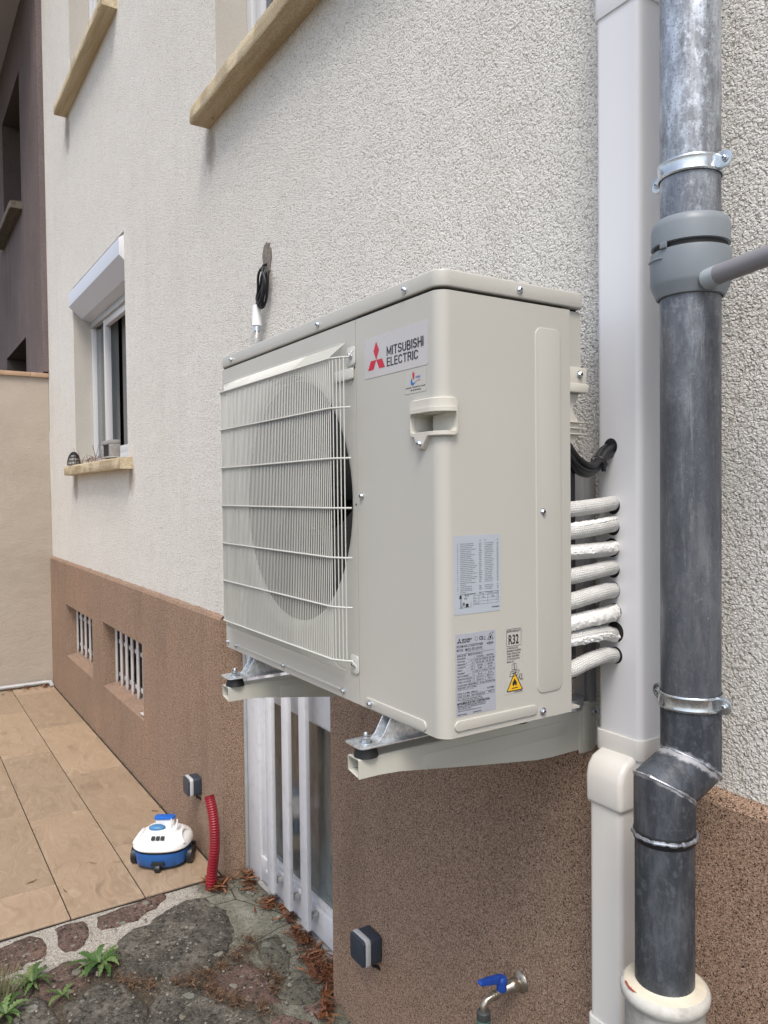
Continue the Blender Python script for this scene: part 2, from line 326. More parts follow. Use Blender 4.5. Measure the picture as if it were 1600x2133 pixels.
def mk_flag():
    t = NT('weathered_flagstone'); id_ = t.attr('tint')
    v = t.tc
    n1 = t.noise(7, 7, .7); n2 = t.noise(45, 6, .75)
    brown = t.ramp(n1, [(.36, (.042, .039, .034)), (.5, (.092, .084, .070)), (.62, (.17, .155, .132))])
    redd = t.ramp(n1, [(.3, (.065, .044, .036)), (.5, (.13, .082, .066)), (.7, (.20, .125, .098))])
    pink = t.ramp(n1, [(.3, (.17, .105, .085)), (.7, (.27, .17, .14))])
    grn = t.ramp(n1, [(.3, (.085, .083, .062)), (.7, (.17, .165, .13))])
    a = t.mix(t.ramp(id_, [(.30, 0), (.34, 1)]), brown, redd)
    a = t.mix(t.ramp(id_, [(.62, 0), (.66, 1)]), a, grn)
    a = t.mix(t.ramp(id_, [(.84, 0), (.88, 1)]), a, pink)
    a = t.mix(t.ramp(n2, [(.40, .9), (.49, 0)]), a, (.016, .014, .012)); n4 = t.noise(20, 8, .8); a = t.mix(t.ramp(n4, [(.55, 0), (.63, .55)]), a, (.20, .185, .155)); a = t.mix(t.ramp(n4, [(.36, .6), (.45, 0)]), a, (.03, .025, .02))
    n3 = t.noise(150, 4, .8); a = t.mix(t.ramp(n3, [(.56, 0), (.66, .55)]), a, (.30, .28, .24)); a = t.mix(t.ramp(n3, [(.34, .6), (.44, 0)]), a, (.018, .016, .013))
    a = t.mix(t.ramp(n2, [(.60, 0), (.72, .5)]), a, (.27, .25, .21))
    # lichen rosettes
    wob = t.noise(30, 3, .6, color=True); vv = t.n('VectorMath'); vv.operation = 'MULTIPLY_ADD'; t.L(wob, vv.inputs[0]); vv.inputs[1].default_value = (.03,)*3; t.L(v, vv.inputs[2])
    for sc, keep, r0, amt in ((17, .50, .28, .75), (42, .55, .24, .65), (90, .45, .25, .55)):
        d = t.vor(sc, 'Distance', 'F1', vv.outputs[0]); c = t.vor(sc, 'Color', 'F1', vv.outputs[0])
        sp = t.n('SeparateColor'); t.L(c, sp.inputs[0])
        on = t.ramp(sp.outputs[0], [(keep, 0), (keep+.01, 1)], 'CONSTANT')
        rad = t.math('MULTIPLY', t.math('ADD', sp.outputs[1], .25), r0)
        f = t.math('LESS_THAN', d, rad)
        ring = t.math('MULTIPLY', f, t.math('MULTIPLY', on, amt))
        a = t.mix(ring, a, t.ramp(sp.outputs[2], [(0, (.21, .22, .18)), (.5, (.30, .30, .26)), (1, (.24, .21, .16))]))
    t.col(a); t.set(.88, 0, .3)
    t.bump(t.math('ADD', t.math('MULTIPLY', n1, 1.2), t.math('MULTIPLY', n2, .8)), 1.0, .014); return t.m
M['flag'] = mk_flag()
def mk_bed():
    t = NT('paving_bed')
    x, y, z = t.xyz()
    w = t.noise(9, 5, .7)
    # old cement near the cellar door, pale gravel mortar beside the tiles, soil elsewhere
    grav = t.ramp(t.vor(260, 'Color'), [(.0, (.16, .145, .12)), (.4, (.36, .33, .29)), (1, (.58, .56, .52))])
    cem = t.ramp(t.noise(11, 7, .7), [(.3, (.13, .128, .10)), (.5, (.21, .208, .165)), (.72, (.33, .325, .28))])
    cem = t.mix(t.ramp(t.noise(55, 6, .8), [(.38, .6), (.5, 0)]), cem, (.06, .058, .045))
    crk = t.vor(3.4, 'Distance', 'DISTANCE_TO_EDGE', None)
    cem = t.mix(t.ramp(crk, [(.004, .9), (.012, 0)]), cem, (.02, .018, .015))
    soil = t.ramp(t.noise(38, 7, .75), [(.3, (.040, .032, .024)), (.55, (.085, .068, .05)), (.75, (.17, .15, .115))])
    fx = t.ramp(t.math('ADD', x, t.math('MULTIPLY', t.math('SUBTRACT', w, .5), .18)), [(0, 0), (1, 0)])
    m1 = t.n('MapRange'); t.L(t.math('ADD', x, t.math('MULTIPLY', t.math('SUBTRACT', w, .5), .2)), m1.inputs[0]); m1.inputs[1].default_value = -1.14; m1.inputs[2].default_value = -1.06
    a = t.mix(m1.outputs[0], grav, soil)
    m2 = t.n('MapRange'); t.L(t.math('ADD', y, t.math('MULTIPLY', t.math('SUBTRACT', w, .5), .3)), m2.inputs[0]); m2.inputs[1].default_value = -.24; m2.inputs[2].default_value = -.16
    a = t.mix(m2.outputs[0], a, cem)
    n3 = t.noise(150, 4, .8); a = t.mix(t.ramp(n3, [(.56, 0), (.66, .45)]), a, (.40, .38, .33)); a = t.mix(t.ramp(n3, [(.34, .6), (.44, 0)]), a, (.03, .027, .02))
    wt = t.ramp(t.noise(5, 7, .75), [(.55, 0), (.66, .55)]); a = t.mix(wt, a, (.34, .335, .30))
    t.col(a); t.set(.95, 0, .2)
    t.bump(t.math('ADD', t.math('MULTIPLY', t.noise(14, 6, .7), 1.5), t.math('MULTIPLY', t.vor(240), .4)), .9, .010); return t.m
M['bed'] = mk_bed()
M['earth'] = simple('earth', (.10, .085, .06), .95, 0, .3, 3, .8, 20)
def mk_tinted(name, stops, rough=.6, trans=0):
    t = NT(name); id_ = t.attr('tint'); t.col(t.mix(t.ramp(t.noise(80, 3), [(.35, .35), (.6, 0)]), t.ramp(id_, stops), tuple(x*.5 for x in stops[0][1]))); t.set(rough, 0, .35)
    return t.m
M['deadleaf'] = mk_tinted('dead_leaf', [(0, (.07, .026, .013)), (.4, (.15, .052, .022)), (.8, (.25, .095, .038)), (1, (.24, .15, .09))])
M['debris'] = mk_tinted('brown_debris', [(0, (.045, .026, .016)), (.6, (.13, .070, .040)), (1, (.24, .17, .11))], .9)
M['leaf'] = mk_tinted('weed_leaf', [(0, (.040, .090, .020)), (.5, (.072, .140, .038)), (1, (.14, .195, .07))], .5)
M['twig'] = simple('dry_twig', (.16, .09, .06), .8)
M['wire'] = simple('dark_wire', (.03, .03, .035), .5, .6)

# ------------------------------------------------------------------ mesh helpers
class MB:
    def __init__(s): s.v = []; s.f = []; s.t = []; s.m = []; s.uv = None; s.tint = 0.; s.mi = 0
    def add(s, vs, fs):
        o = len(s.v); s.v += [tuple(p) for p in vs]
        for f in fs: s.f.append([i+o for i in f]); s.t.append(s.tint); s.m.append(s.mi)
        return s
    def box(s, x0, x1, y0, y1, z0, z1):
        return s.add([(x0, y0, z0), (x1, y0, z0), (x1, y1, z0), (x0, y1, z0), (x0, y0, z1), (x1, y0, z1), (x1, y1, z1), (x0, y1, z1)],
                     [(0, 3, 2, 1), (4, 5, 6, 7), (0, 1, 5, 4), (1, 2, 6, 5), (2, 3, 7, 6), (3, 0, 4, 7)])
    def prism(s, poly, fn, a, b):
        n = len(poly); vs = [fn(u, v, a) for u, v in poly]+[fn(u, v, b) for u, v in poly]
        return s.add(vs, [list(range(n))[::-1], list(range(n, 2*n))]+[(i, (i+1) % n, n+(i+1) % n, n+i) for i in range(n)])
    def tube(s, path, r, n=10, cap=True, uv=None):
        P = [Vector(p) for p in path]; N = len(P); rs = r if isinstance(r, (list, tuple)) else [r]*N
        T = []
        for i in range(N):
            a = (P[i]-P[i-1]).normalized() if i else None; b = (P[i+1]-P[i]).normalized() if i < N-1 else None
            T.append(((a or b)+(b or a)).normalized())
        up = Vector((0, 0, 1)) if abs(T[0].z) < .9 else Vector((1, 0, 0))
        X = up.cross(T[0]).normalized(); vs = []
        for i in range(N):
            if i:
                X = (X-T[i]*X.dot(T[i])).normalized()
            Y = T[i].cross(X)
            # widen along the mitre
            k = 1.; md = None
            if 0 < i < N-1:
                a = (P[i]-P[i-1]).normalized(); b = (P[i+1]-P[i]).normalized(); c = max(.3, math.sqrt((1+a.dot(b))/2)); k = 1/c
                md = (b-a); md = md.normalized() if md.length > 1e-4 else None
            for j in range(n):
                q = 2*math.pi*j/n; d = X*math.cos(q)*rs[i]+Y*math.sin(q)*rs[i]
                if md is not None: d += md*d.dot(md)*(k-1)
                vs.append(P[i]+d)
        fs = [(i*n+j, i*n+(j+1) % n, (i+1)*n+(j+1) % n, (i+1)*n+j) for i in range(N-1) for j in range(n)]
        if cap: fs += [list(range(n))[::-1], list(range((N-1)*n, N*n))]
        return s.add(vs, fs)
    def lathe(s, c, prof, n=32, axis=(0, 0, 1), cap=True, sx=1., sy=1., ph=0):
        A = Vector(axis).normalized(); up = Vector((0, 0, 1)) if abs(A.z) < .9 else Vector((1, 0, 0))
        X = up.cross(A).normalized(); Y = A.cross(X); c = Vector(c); vs = []
        for r, z in prof:
            for j in range(n):
                q = 2*math.pi*j/n+ph; vs.append(c+A*z+X*math.cos(q)*r*sx+Y*math.sin(q)*r*sy)
        K = len(prof)
        fs = [(i*n+j, i*n+(j+1) % n, (i+1)*n+(j+1) % n, (i+1)*n+j) for i in range(K-1) for j in range(n)]
        if cap: fs += [list(range(n))[::-1], list(range((K-1)*n, K*n))]
        return s.add(vs, fs)
    def build(s, name, mats, parent=None, bevel=0, seg=2, smooth=35, root=None):
        me = bpy.data.meshes.new(name)
        off = parent_loc(parent) if parent else Vector((0, 0, 0))
        me.from_pydata([Vector(p)-off for p in s.v], [], s.f)
        if not isinstance(mats, (list, tuple)): mats = [mats]
        for m in mats: me.materials.append(M[m] if isinstance(m, str) else m)
        a = me.attributes.new('tint', 'FLOAT', 'FACE'); a.data.foreach_set('value', s.t)
        me.polygons.foreach_set('material_index', s.m)
        bm = bmesh.new(); bm.from_mesh(me)
        bmesh.ops.recalc_face_normals(bm, faces=bm.faces)
        if bevel:
            es = [e for e in bm.edges if len(e.link_faces) == 2 and e.calc_face_angle(0) > R(30)]
            bmesh.ops.bevel(bm, geom=es, offset=bevel, segments=seg, profile=.5, affect='EDGES', clamp_overlap=True)
        bm.to_mesh(me); bm.free()
        if smooth:
            me.polygons.foreach_set('use_smooth', [True]*len(me.polygons)); me.set_sharp_from_angle(angle=R(smooth))
        me.update()
        o = bpy.data.objects.new(name, me); S.collection.objects.link(o)
        if parent: o.parent = parent
        return o
def parent_loc(p):
    v = Vector((0, 0, 0))
    while p: v += p.location; p = p.parent
    return v
def thing(name, label, cat, loc=(0, 0, 0), group=None, kind=None):
    o = bpy.data.objects.new(name, None); S.collection.objects.link(o); o.location = loc; o.empty_display_size = .1
    return tag(o, label, cat, group, kind)
def tag(o, label=None, cat=None, group=None, kind=None):
    if label: o['label'] = label
    if cat: o['category'] = cat
    if group: o['group'] = group
    if kind: o['kind'] = kind
    return o
def tree_copy(o, delta, parent=None):
    c = o.copy(); S.collection.objects.link(c)
    if parent: c.parent = parent
    else: c.location = o.location+Vector(delta)
    for ch in [x for x in S.objects if x.parent == o]: tree_copy(ch, delta, c)
    return c
def rrect(u0, u1, v0, v1, r, n=5):
    P = []
    for cx, cy, a in ((u1-r, v1-r, 0), (u0+r, v1-r, 90), (u0+r, v0+r, 180), (u1-r, v0+r, 270)):
        for i in range(n+1):
            q = R(a+90*i/n); P.append((cx+r*math.cos(q), cy+r*math.sin(q)))
    return P
def fnF(y0):    # front-facing plane, thickness toward -y
    return lambda u, v, d: (u, y0-d, v)
def fnS(x0):    # side-facing plane (+x)
    return lambda u, v, d: (x0+d, u, v)
def wall_holes(b, x0, x1, z0, z1, y, holes, mi_rev=0):
    xs = sorted({x0, x1}|{h[0] for h in holes}|{h[1] for h in holes}); zs = sorted({z0, z1}|{h[2] for h in holes}|{h[3] for h in holes})
    for i in range(len(xs)-1):
        for j in range(len(zs)-1):
            cx, cz = (xs[i]+xs[i+1])/2, (zs[j]+zs[j+1])/2
            if any(h[0] < cx < h[1] and h[2] < cz < h[3] for h in holes): continue
            b.add([(xs[i], y, zs[j]), (xs[i+1], y, zs[j]), (xs[i+1], y, zs[j+1]), (xs[i], y, zs[j+1])], [(0, 1, 2, 3)])
    for hx0, hx1, hz0, hz1, d in holes:
        b.mi = mi_rev
        b.add([(hx0, y, hz0), (hx0, y, hz1), (hx0, y+d, hz1), (hx0, y+d, hz0)], [(0, 1, 2, 3)])
        b.add([(hx1, y, hz0), (hx1, y, hz1), (hx1, y+d, hz1), (hx1, y+d, hz0)], [(3, 2, 1, 0)])
        b.add([(hx0, y, hz1), (hx1, y, hz1), (hx1, y+d, hz1), (hx0, y+d, hz1)], [(0, 1, 2, 3)])
        b.add([(hx0, y, hz0), (hx1, y, hz0), (hx1, y+d, hz0), (hx0, y+d, hz0)], [(3, 2, 1, 0)])
        b.mi = 0
# text laid flat on a plane: fn(u, v, d)
_tc = {}
def glyphs(s, weight=0):
    k = (s, weight)
    if k in _tc: return _tc[k]
    cu_ = bpy.data.curves.new('t', 'FONT'); cu_.body = s; cu_.size = 1; cu_.offset = weight; cu_.resolution_u = 2
    ob = bpy.data.objects.new('t', cu_); S.collection.objects.link(ob)
    dg = bpy.context.evaluated_depsgraph_get(); dg.update()
    me = bpy.data.meshes.new_from_object(ob.evaluated_get(dg))
    vs = [(v.co.x, v.co.y) for v in me.vertices]; fs = [tuple(p.vertices) for p in me.polygons]
    bpy.data.objects.remove(ob); bpy.data.curves.remove(cu_); bpy.data.meshes.remove(me)
    _tc[k] = (vs, fs); return _tc[k]
def text(b, s, u, v, h, fn, d, w=None, weight=0., align='l'):
    vs, fs = glyphs(s, weight)
    if not vs: return
    x0 = min(p[0] for p in vs); x1 = max(p[0] for p in vs)
    sy = h/.72; sx = (w/(x1-x0)) if w else sy
    if align == 'r': u = u-(x1-x0)*sx
    if align == 'c': u = u-(x1-x0)*sx/2
    b.add([fn(u+(p[0]-x0)*sx, v+p[1]*sy, d) for p in vs], fs)
def logo3(b, cu0, cv0, s, fn, d):
    h = s*math.sqrt(3)/2
    for poly in ([(0, 0), (s/2, h), (0, 2*h), (-s/2, h)], [(0, 0), (s, 0), (1.5*s, -h), (s/2, -h)], [(0, 0), (-s/2, -h), (-1.5*s, -h), (-s, 0)]):
        b.add([fn(cu0+p[0], cv0+p[1], d) for p in poly], [(0, 1, 2, 3)])
def line(b, u0, v0, u1, v1, w, fn, d):
    L_ = math.hypot(u1-u0, v1-v0) or 1; nx, ny = -(v1-v0)/L_*w/2, (u1-u0)/L_*w/2
    b.add([fn(u0-nx, v0-ny, d), fn(u1-nx, v1-ny, d), fn(u1+nx, v1+ny, d), fn(u0+nx, v0+ny, d)], [(0, 1, 2, 3)])
def hexscrew(parent, pos, axis, r=.0052, name='screw'):
    b = MB(); b.lathe(pos, [(r*1.35, 0), (r*1.35, .0012), (r*1.05, .0018)], 18, axis)
    b.lathe(pos, [(r*.92, .0016), (r*.92, .0048), (r*.72, .0058)], 6, axis)
    b.mi = 1; p2 = Vector(pos)+Vector(axis)*.0059; b.lathe(p2, [(r*.42, 0), (r*.40, .0002)], 10, axis)
    return b.build(name, ['steel', 'screwdark'], parent, 0, smooth=30)

# ================================================================== SETTING
b = MB(); b.box(-60, 60, -60, 1.0, -.30, -.06); g = b.build('ground', 'earth', smooth=0); tag(g, kind='structure')
# terrace of wood-look tiles
b = MB(); b.box(-5.75, -1.412, -6, -.015, -.05, -.006); b.build('terrace_base', 'grout', None, 0, smooth=0)
tb = S.objects['terrace_base']; tag(tb, kind='structure')
b = MB(); k = 0
rows = [(-.0330, -.372, -1.985), (-.377, -.678, -1.395), (-.683, -.984, -1.76), (-.989, -1.29, -1.5)]
rows += [(-1.295-.306*i, -1.295-.306*i-.301, -1.42-.37*((i*5) % 7)/2.2) for i in range(14)]
for ya, yb, j0 in rows:
    x = -1.415; first = True
    js = [j0-1.163*i for i in range(6)]
    edges = [x]+[j for j in js if j < x-.02]
    edges = [e for e in edges if e > -5.74]+[-5.745]
    for i in range(len(edges)-1):
        b.tint = random.random(); b.box(edges[i+1]+.0022, edges[i]-.0022, yb, ya, -.01, 0.0)
terr = b.build('terrace', 'tile', None, .0012, 1, smooth=0); tag(terr, kind='structure')
# flagstone area: bed + stones
b = MB(); nx, ny = 110, 70
X0, X1, Y0, Y1 = -1.412, 4.2, -4.0, .16
def bedz(x, y):
    return -.011+.010*noise.noise(Vector((x*3, y*3, 0)))+.005*noise.noise(Vector((x*14, y*14, 3)))
gx = [X0+(X1-X0)*(i/nx)**1.6 for i in range(nx+1)]; gy = [Y1-(Y1-Y0)*(j/ny)**1.6 for j in range(ny+1)]
vs = [(x, y, bedz(x, y)) for y in gy for x in gx]
b.add(vs, [(j*(nx+1)+i, j*(nx+1)+i+1, (j+1)*(nx+1)+i+1, (j+1)*(nx+1)+i) for j in range(ny) for i in range(nx)])
bed = b.build('paving_bed', 'bed', None); tag(bed, kind='structure')
STN = [
 (.45, [(-1.38, -.588), (-1.399, -.466), (-1.41, -.361), (-1.406, -.283), (-1.358, -.303), (-1.303, -.391), (-1.263, -.462), (-1.26, -.521), (-1.277, -.583), (-1.333, -.599)]),
 (.4, [(-1.389, -.744), (-1.389, -.634), (-1.258, -.641), (-1.201, -.673), (-1.183, -.716), (-1.198, -.752), (-1.259, -.759)]),
 (.42, [(-1.347, -1.003), (-1.382, -.898), (-1.389, -.835), (-1.344, -.798), (-1.261, -.79), (-1.196, -.804), (-1.188, -.873), (-1.154, -.926), (-1.151, -1.021)]),
 (.5, [(-1.049, -.869), (-1.1, -.808), (-1.128, -.731), (-1.036, -.698), (-.973, -.681), (-.926, -.745), (-.879, -.825), (-.93, -.856)]),
 (.1, [(-1.172, -.542), (-1.222, -.434), (-1.276, -.318), (-1.315, -.221), (-1.278, -.148), (-1.144, -.122), (-.979, -.135), (-.88, -.194), (-.807, -.252), (-.764, -.37), (-.809, -.462), (-.85, -.571), (-.922, -.604), (-1.041, -.601)]),
 (.2, [(-.868, -.808), (-.9, -.742), (-.92, -.664), (-.869, -.6), (-.72, -.565), (-.62, -.601), (-.542, -.653), (-.658, -.828), (-.8, -.816)]),
 (.25, [(-.984, -.925), (-.967, -.865), (-.814, -.837), (-.667, -.84), (-.775, -1.002), (-.922, -.956)]),
 (.05, [(-.7, -.558), (-.778, -.489), (-.74, -.431), (-.653, -.373), (-.534, -.331), (-.451, -.261), (-.397, -.267), (-.319, -.319), (-.524, -.627)]),
 (.48, [(-.718, -.35), (-.77, -.276), (-.744, -.172), (-.676, -.162), (-.545, -.164), (-.451, -.162), (-.486, -.237), (-.581, -.312), (-.669, -.35)]),
 (.7, [(-.842, -.11), (-.855, -.011), (-.711, -.028), (-.586, -.078), (-.573, -.133), (-.661, -.14)]),
 (.75, [(-.533, -.123), (-.549, -.048), (-.493, .011), (-.401, -.02), (-.407, -.12), (-.446, -.156)]),
 (.95, [(-.396, -.125), (-.403, -.057), (-.357, -.044), (-.313, -.077), (-.355, -.119)]),
 (.92, [(-.406, -.237), (-.402, -.195), (-.318, -.138), (-.233, -.191), (-.297, -.287)]),
 (.68, [(-1.378, .003), (-1.383, .075), (-1.281, .096), (-1.083, .09), (-1.099, .012), (-1.214, -.018)])]
rs = random.Random(3)
yy = -1.1
while yy > -3.8:
    xx = -1.3+rs.random()*.2
    while xx < 3.4:
        w_ = .3+rs.random()*.25; h_ = .28
        P = []
        for q in range(9):
            a = 2*math.pi*q/9; rr_ = 1-.22*rs.random(); P.append((xx+w_/2+math.cos(a)*w_*.47*rr_, yy-h_/2+math.sin(a)*h_*.47*rr_))
        STN.append((rs.random()*.6, P)); xx += w_+.02
    yy -= .31
for xx in (-.1, .3, .7, 1.1, 1.5, 1.95, 2.4, 2.85):
    for yy, hh in ((-.2, .3), (-.52, .3), (-.84, .26)):
        if xx < .25 and yy < -.4: xx2 = xx+.05
        else: xx2 = xx
        P = []
        for q in range(9):
            a = 2*math.pi*q/9; rr_ = 1-.22*rs.random(); P.append((xx2+math.cos(a)*.19*rr_, yy+math.sin(a)*hh*.48*rr_))
        STN.append((rs.random()*.6, P))
b = MB()
for tint, P in STN:
    b.tint = tint
    cx = sum(p[0] for p in P)/len(P); cy = sum(p[1] for p in P)/len(P)
    Q = []
    for i in range(len(P)):
        p, q = P[i], P[(i+1) % len(P)]; n = max(2, int(math.hypot(q[0]-p[0], q[1]-p[1])/.02))
        for k in range(n):
            x = p[0]+(q[0]-p[0])*k/n; y = p[1]+(q[1]-p[1])*k/n
            w_ = noise.noise_vector(Vector((x*22, y*22, 1.5)))*.016+noise.noise_vector(Vector((x*70, y*70, 4)))*.006; Q.append((x+w_.x, y+w_.y))
    n = len(Q); vs = []
    for ring, zz in ((1.0, -.022), (.99, -.006), (.955, -.0015), (.8, .001), (.55, .0015), (.28, .001), (.03, .001)):
        for x, y in Q:
            X_, Y_ = cx+(x-cx)*ring, cy+(y-cy)*ring
            vs.append((X_, Y_, zz-.004+(.0055*noise.noise(Vector((X_*11, Y_*11, tint*9)))+.003*noise.noise(Vector((X_*37, Y_*37, tint*9))) if ring < .999 else 0)))
    K = 7
    b.add(vs, [(i*n+j, i*n+(j+1) % n, (i+1)*n+(j+1) % n, (i+1)*n+j) for i in range(K-1) for j in range(n)]+[list(range((K-1)*n, K*n))])
fl = b.build('flagstone_paving', 'flag', None, smooth=50); tag(fl, kind='structure')

# ================================================================== HOUSE
H = thing('house', 'cream rough-rendered house with brown granulated plinth, filling most of the view', 'house', (-1, 0, 0))
b = MB()
WA = (-4.59, -3.01, 2.0, 3.41, .30); U1 = (-4.52, -3.2, 4.86, 6.3, .30); U2 = (-1.388, .2, 3.505, 5.1, .30)
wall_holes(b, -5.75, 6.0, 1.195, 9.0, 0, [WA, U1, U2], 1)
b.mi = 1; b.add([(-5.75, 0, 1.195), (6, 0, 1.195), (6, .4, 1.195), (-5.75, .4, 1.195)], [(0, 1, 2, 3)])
b.mi = 0; b.add([(6, 0, -.3), (6, 3, -.3), (6, 3, 9), (6, 0, 9)], [(0, 1, 2, 3)])
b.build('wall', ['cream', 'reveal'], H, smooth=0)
b = MB()
B1 = (-5.05, -4.04, .385, .83, .20); B2 = (-3.71, -2.69, .40, .86, .20)
wall_holes(b, -5.75, -1.4, -.3, 1.176, -.02, [B1, B2])
wall_holes(b, -.365, 6.0, -.3, 1.176, -.02, [])
for xa, xb in ((-5.75, -1.4), (-.365, 6.0)):     # worn bevel on top of the plinth
    n = 160; vs = []
    for i in range(n+1):
        x = xa+(xb-xa)*i/n; w_ = .004*noise.noise(Vector((x*9, 0, 0))); vs += [(x, -.02, 1.176), (x, -.012+w_*.4, 1.190+w_), (x, .003, 1.202+w_*1.6)]
    b.add(vs, [(3*i+k, 3*i+3+k, 3*i+4+k, 3*i+1+k) for i in range(n) for k in (0, 1)])
b.add([(-1.4, -.02, -.3), (-1.4, .4, -.3), (-1.4, .4, 1.19), (-1.4, 0, 1.19), (-1.4, -.02, 1.176)], [(0, 1, 2, 3, 4)])
b.add([(-.365, -.02, -.3), (-.365, .4, -.3), (-.365, .4, 1.19), (-.365, 0, 1.19), (-.365, -.02, 1.176)], [(4, 3, 2, 1, 0)])
b.add([(-5.75, -.02, -.3), (-5.75, .1, -.3), (-5.75, .1, 1.19), (-5.75, -.02, 1.176)], [(0, 1, 2, 3)])
# sloping bottoms of the cellar window niches
for h in (B1, B2): b.add([(h[0], -.0195, h[2]), (h[1], -.0195, h[2]), (h[1], .18, h[2]+.05), (h[0], .18, h[2]+.05)], [(0, 1, 2, 3)])
b.build('plinth', 'granulate', H, smooth=0)
b = MB(); rs = random.Random(5); P = []
for i in range(26):
    q = 2*math.pi*i/26; P.append((-.868+math.cos(q)*.040*(1+.35*rs.random()-.15), 2.675+math.sin(q)*.062*(1+.25*rs.random())))
b.prism(P, fnF(0), 0.0, .004); b.build('mortar_patch', 'mortar_patch', H, smooth=0)
def sill(x0, x1, z0, z1, pr, mt='sill', parent=H, y=0, name='window_sill'):
    b = MB(); n = 40; prof = [(y+.2, z0), (y-pr+.004, z0), (y-pr, z0+.006), (y-pr, z1-.012), (y-pr+.008, z1-.003), (y+.2, z1+.012)]
    vs = []
    for i in range(n+1):
        x = x0+(x1-x0)*i/n
        for j, (yy_, zz_) in enumerate(prof):
            w_ = noise.noise_vector(Vector((x*8, yy_*30+j, zz_*20)))*(.004 if 0 < j < 5 else 0)
            if i in (0, n) and j in (1, 2, 3, 4): w_ += Vector((0, .006, 0))
            vs.append((x, yy_+w_.y, zz_+w_.z))
    k = len(prof)
    b.add(vs, [(i*k+j, i*k+(j+1) % k, (i+1)*k+(j+1) % k, (i+1)*k+j) for i in range(n) for j in range(k)]+[list(range(k)), list(range(n*k, n*k+k))[::-1]])
    return b.build(name, mt, parent, smooth=40)
sill(-4.68, -2.9, 1.918, 1.992, .085)
sill(-4.70, -3.06, 4.80, 4.868, .10)
sill(-1.49, .32, 3.432, 3.505, .095)
# left window with roller shutter box, three lights
b = MB(); z0, z1 = 2.004, 3.36; ya, yb = .135, .195
b.box(-4.59, -4.560, ya, yb, z0, z1); b.box(-3.055, -3.01, ya, yb, z0, z1); b.box(-4.56, -3.055, ya, yb, z0, z0+.05); b.box(-4.56, -3.055, ya, yb, z1-.25, z1-.14)
fr = b.build('window_frame', 'pvc', H, .004)
b = MB()
for xa, xb in ((-4.214, -4.172),): b.box(xa, xb, ya+.008, yb-.005, z0+.05, z1-.25)
b.box(-4.165, -3.06, ya+.012, yb-.01, z0+.05, z0+.11); b.box(-4.165, -3.06, ya+.012, yb-.01, z1-.31, z1-.25)
b.build('sash', 'pvc', fr, .003)
b = MB(); b.box(-4.56, -4.245, .168, .172, z0+.05, z1-.25); b.build('pane', 'glass', fr, smooth=0)
b = MB(); n = 50
for (xa, xb, mi) in ((-4.62, -4.54, 0), (-4.50, -4.27, 1), (-4.12, -3.20, 2)):
    b.mi = mi; vs = []
    for i in range(n+1):
        x = xa+(xb-xa)*i/n; y_ = .26+.012*math.sin(i*.9); vs += [(x, y_, z0), (x, y_, z1)]
    b.add(vs, [(2*i, 2*i+2, 2*i+3, 2*i+1) for i in range(n)])
b.build('curtain', ['curtain2', 'curtain', simple('added_grey_sheet', (.16, .16, .16), .8)], H)  # wide grey sheet added so the window opening looks less black
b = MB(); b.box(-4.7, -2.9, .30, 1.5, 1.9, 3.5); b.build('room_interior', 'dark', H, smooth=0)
b = MB(); prof = [(-.032, 3.258), (.060, 3.170), (.134, 3.150), (.134, 3.385), (.0, 3.385), (-.032, 3.362)]
b.prism(prof, lambda u, v, d: (d, u, v), -4.586, -3.014)
sb_ = b.build('shutter_box', 'shutter', H, .0012, smooth=20)
b = MB()
for xe in (-4.589, -3.017):
    b = MB(); b.prism([(u*1.0, v) for u, v in prof], lambda u, v, d: (d, u, v), xe, xe+.006)
    b.build('end_cap', 'pvc', sb_, .001)
b = MB(); b.box(-4.58, -3.02, .128, .150, 3.10, 3.146); b.build('guide_rail', 'pvc_grey', sb_, .002)
# upper windows
for (h, xs) in ((U1, (-4.52, -3.2)), (U2, (-1.388, .2))):
    b = MB(); xa, xb, za, zb = h[:4]
    b.box(xa, xa+.06, .15, .22, za, zb); b.box(xb-.06, xb, .15, .22, za, zb); b.box(xa+.06, xb-.06, .15, .22, za, za+.06); b.box(xa+.06, xb-.06, .15, .22, zb-.1, zb)
    f_ = b.build('window_frame', 'pvc', H, .004)
    b = MB(); b.box(xa+.085, xa+.15, .16, .21, za+.06, zb-.1); b.box((xa+xb)/2-.05, (xa+xb)/2+.05, .16, .21, za+.06, zb-.1); b.box(xb-.15, xb-.085, .16, .21, za+.06, zb-.1)
    b.box(xa+.15, xb-.15, .162, .208, za+.06, za+.12); b.build('sash', 'pvc', f_, .003)
    b = MB(); b.box(xa+.15, xb-.15, .18, .184, za+.12, zb-.1); b.build('pane', 'glass', f_, smooth=0)
    b = MB(); b.box(xa-.2, xb+.2, .30, 1.4, za-.1, zb+.1); b.build('room_interior', 'dark', H, smooth=0)
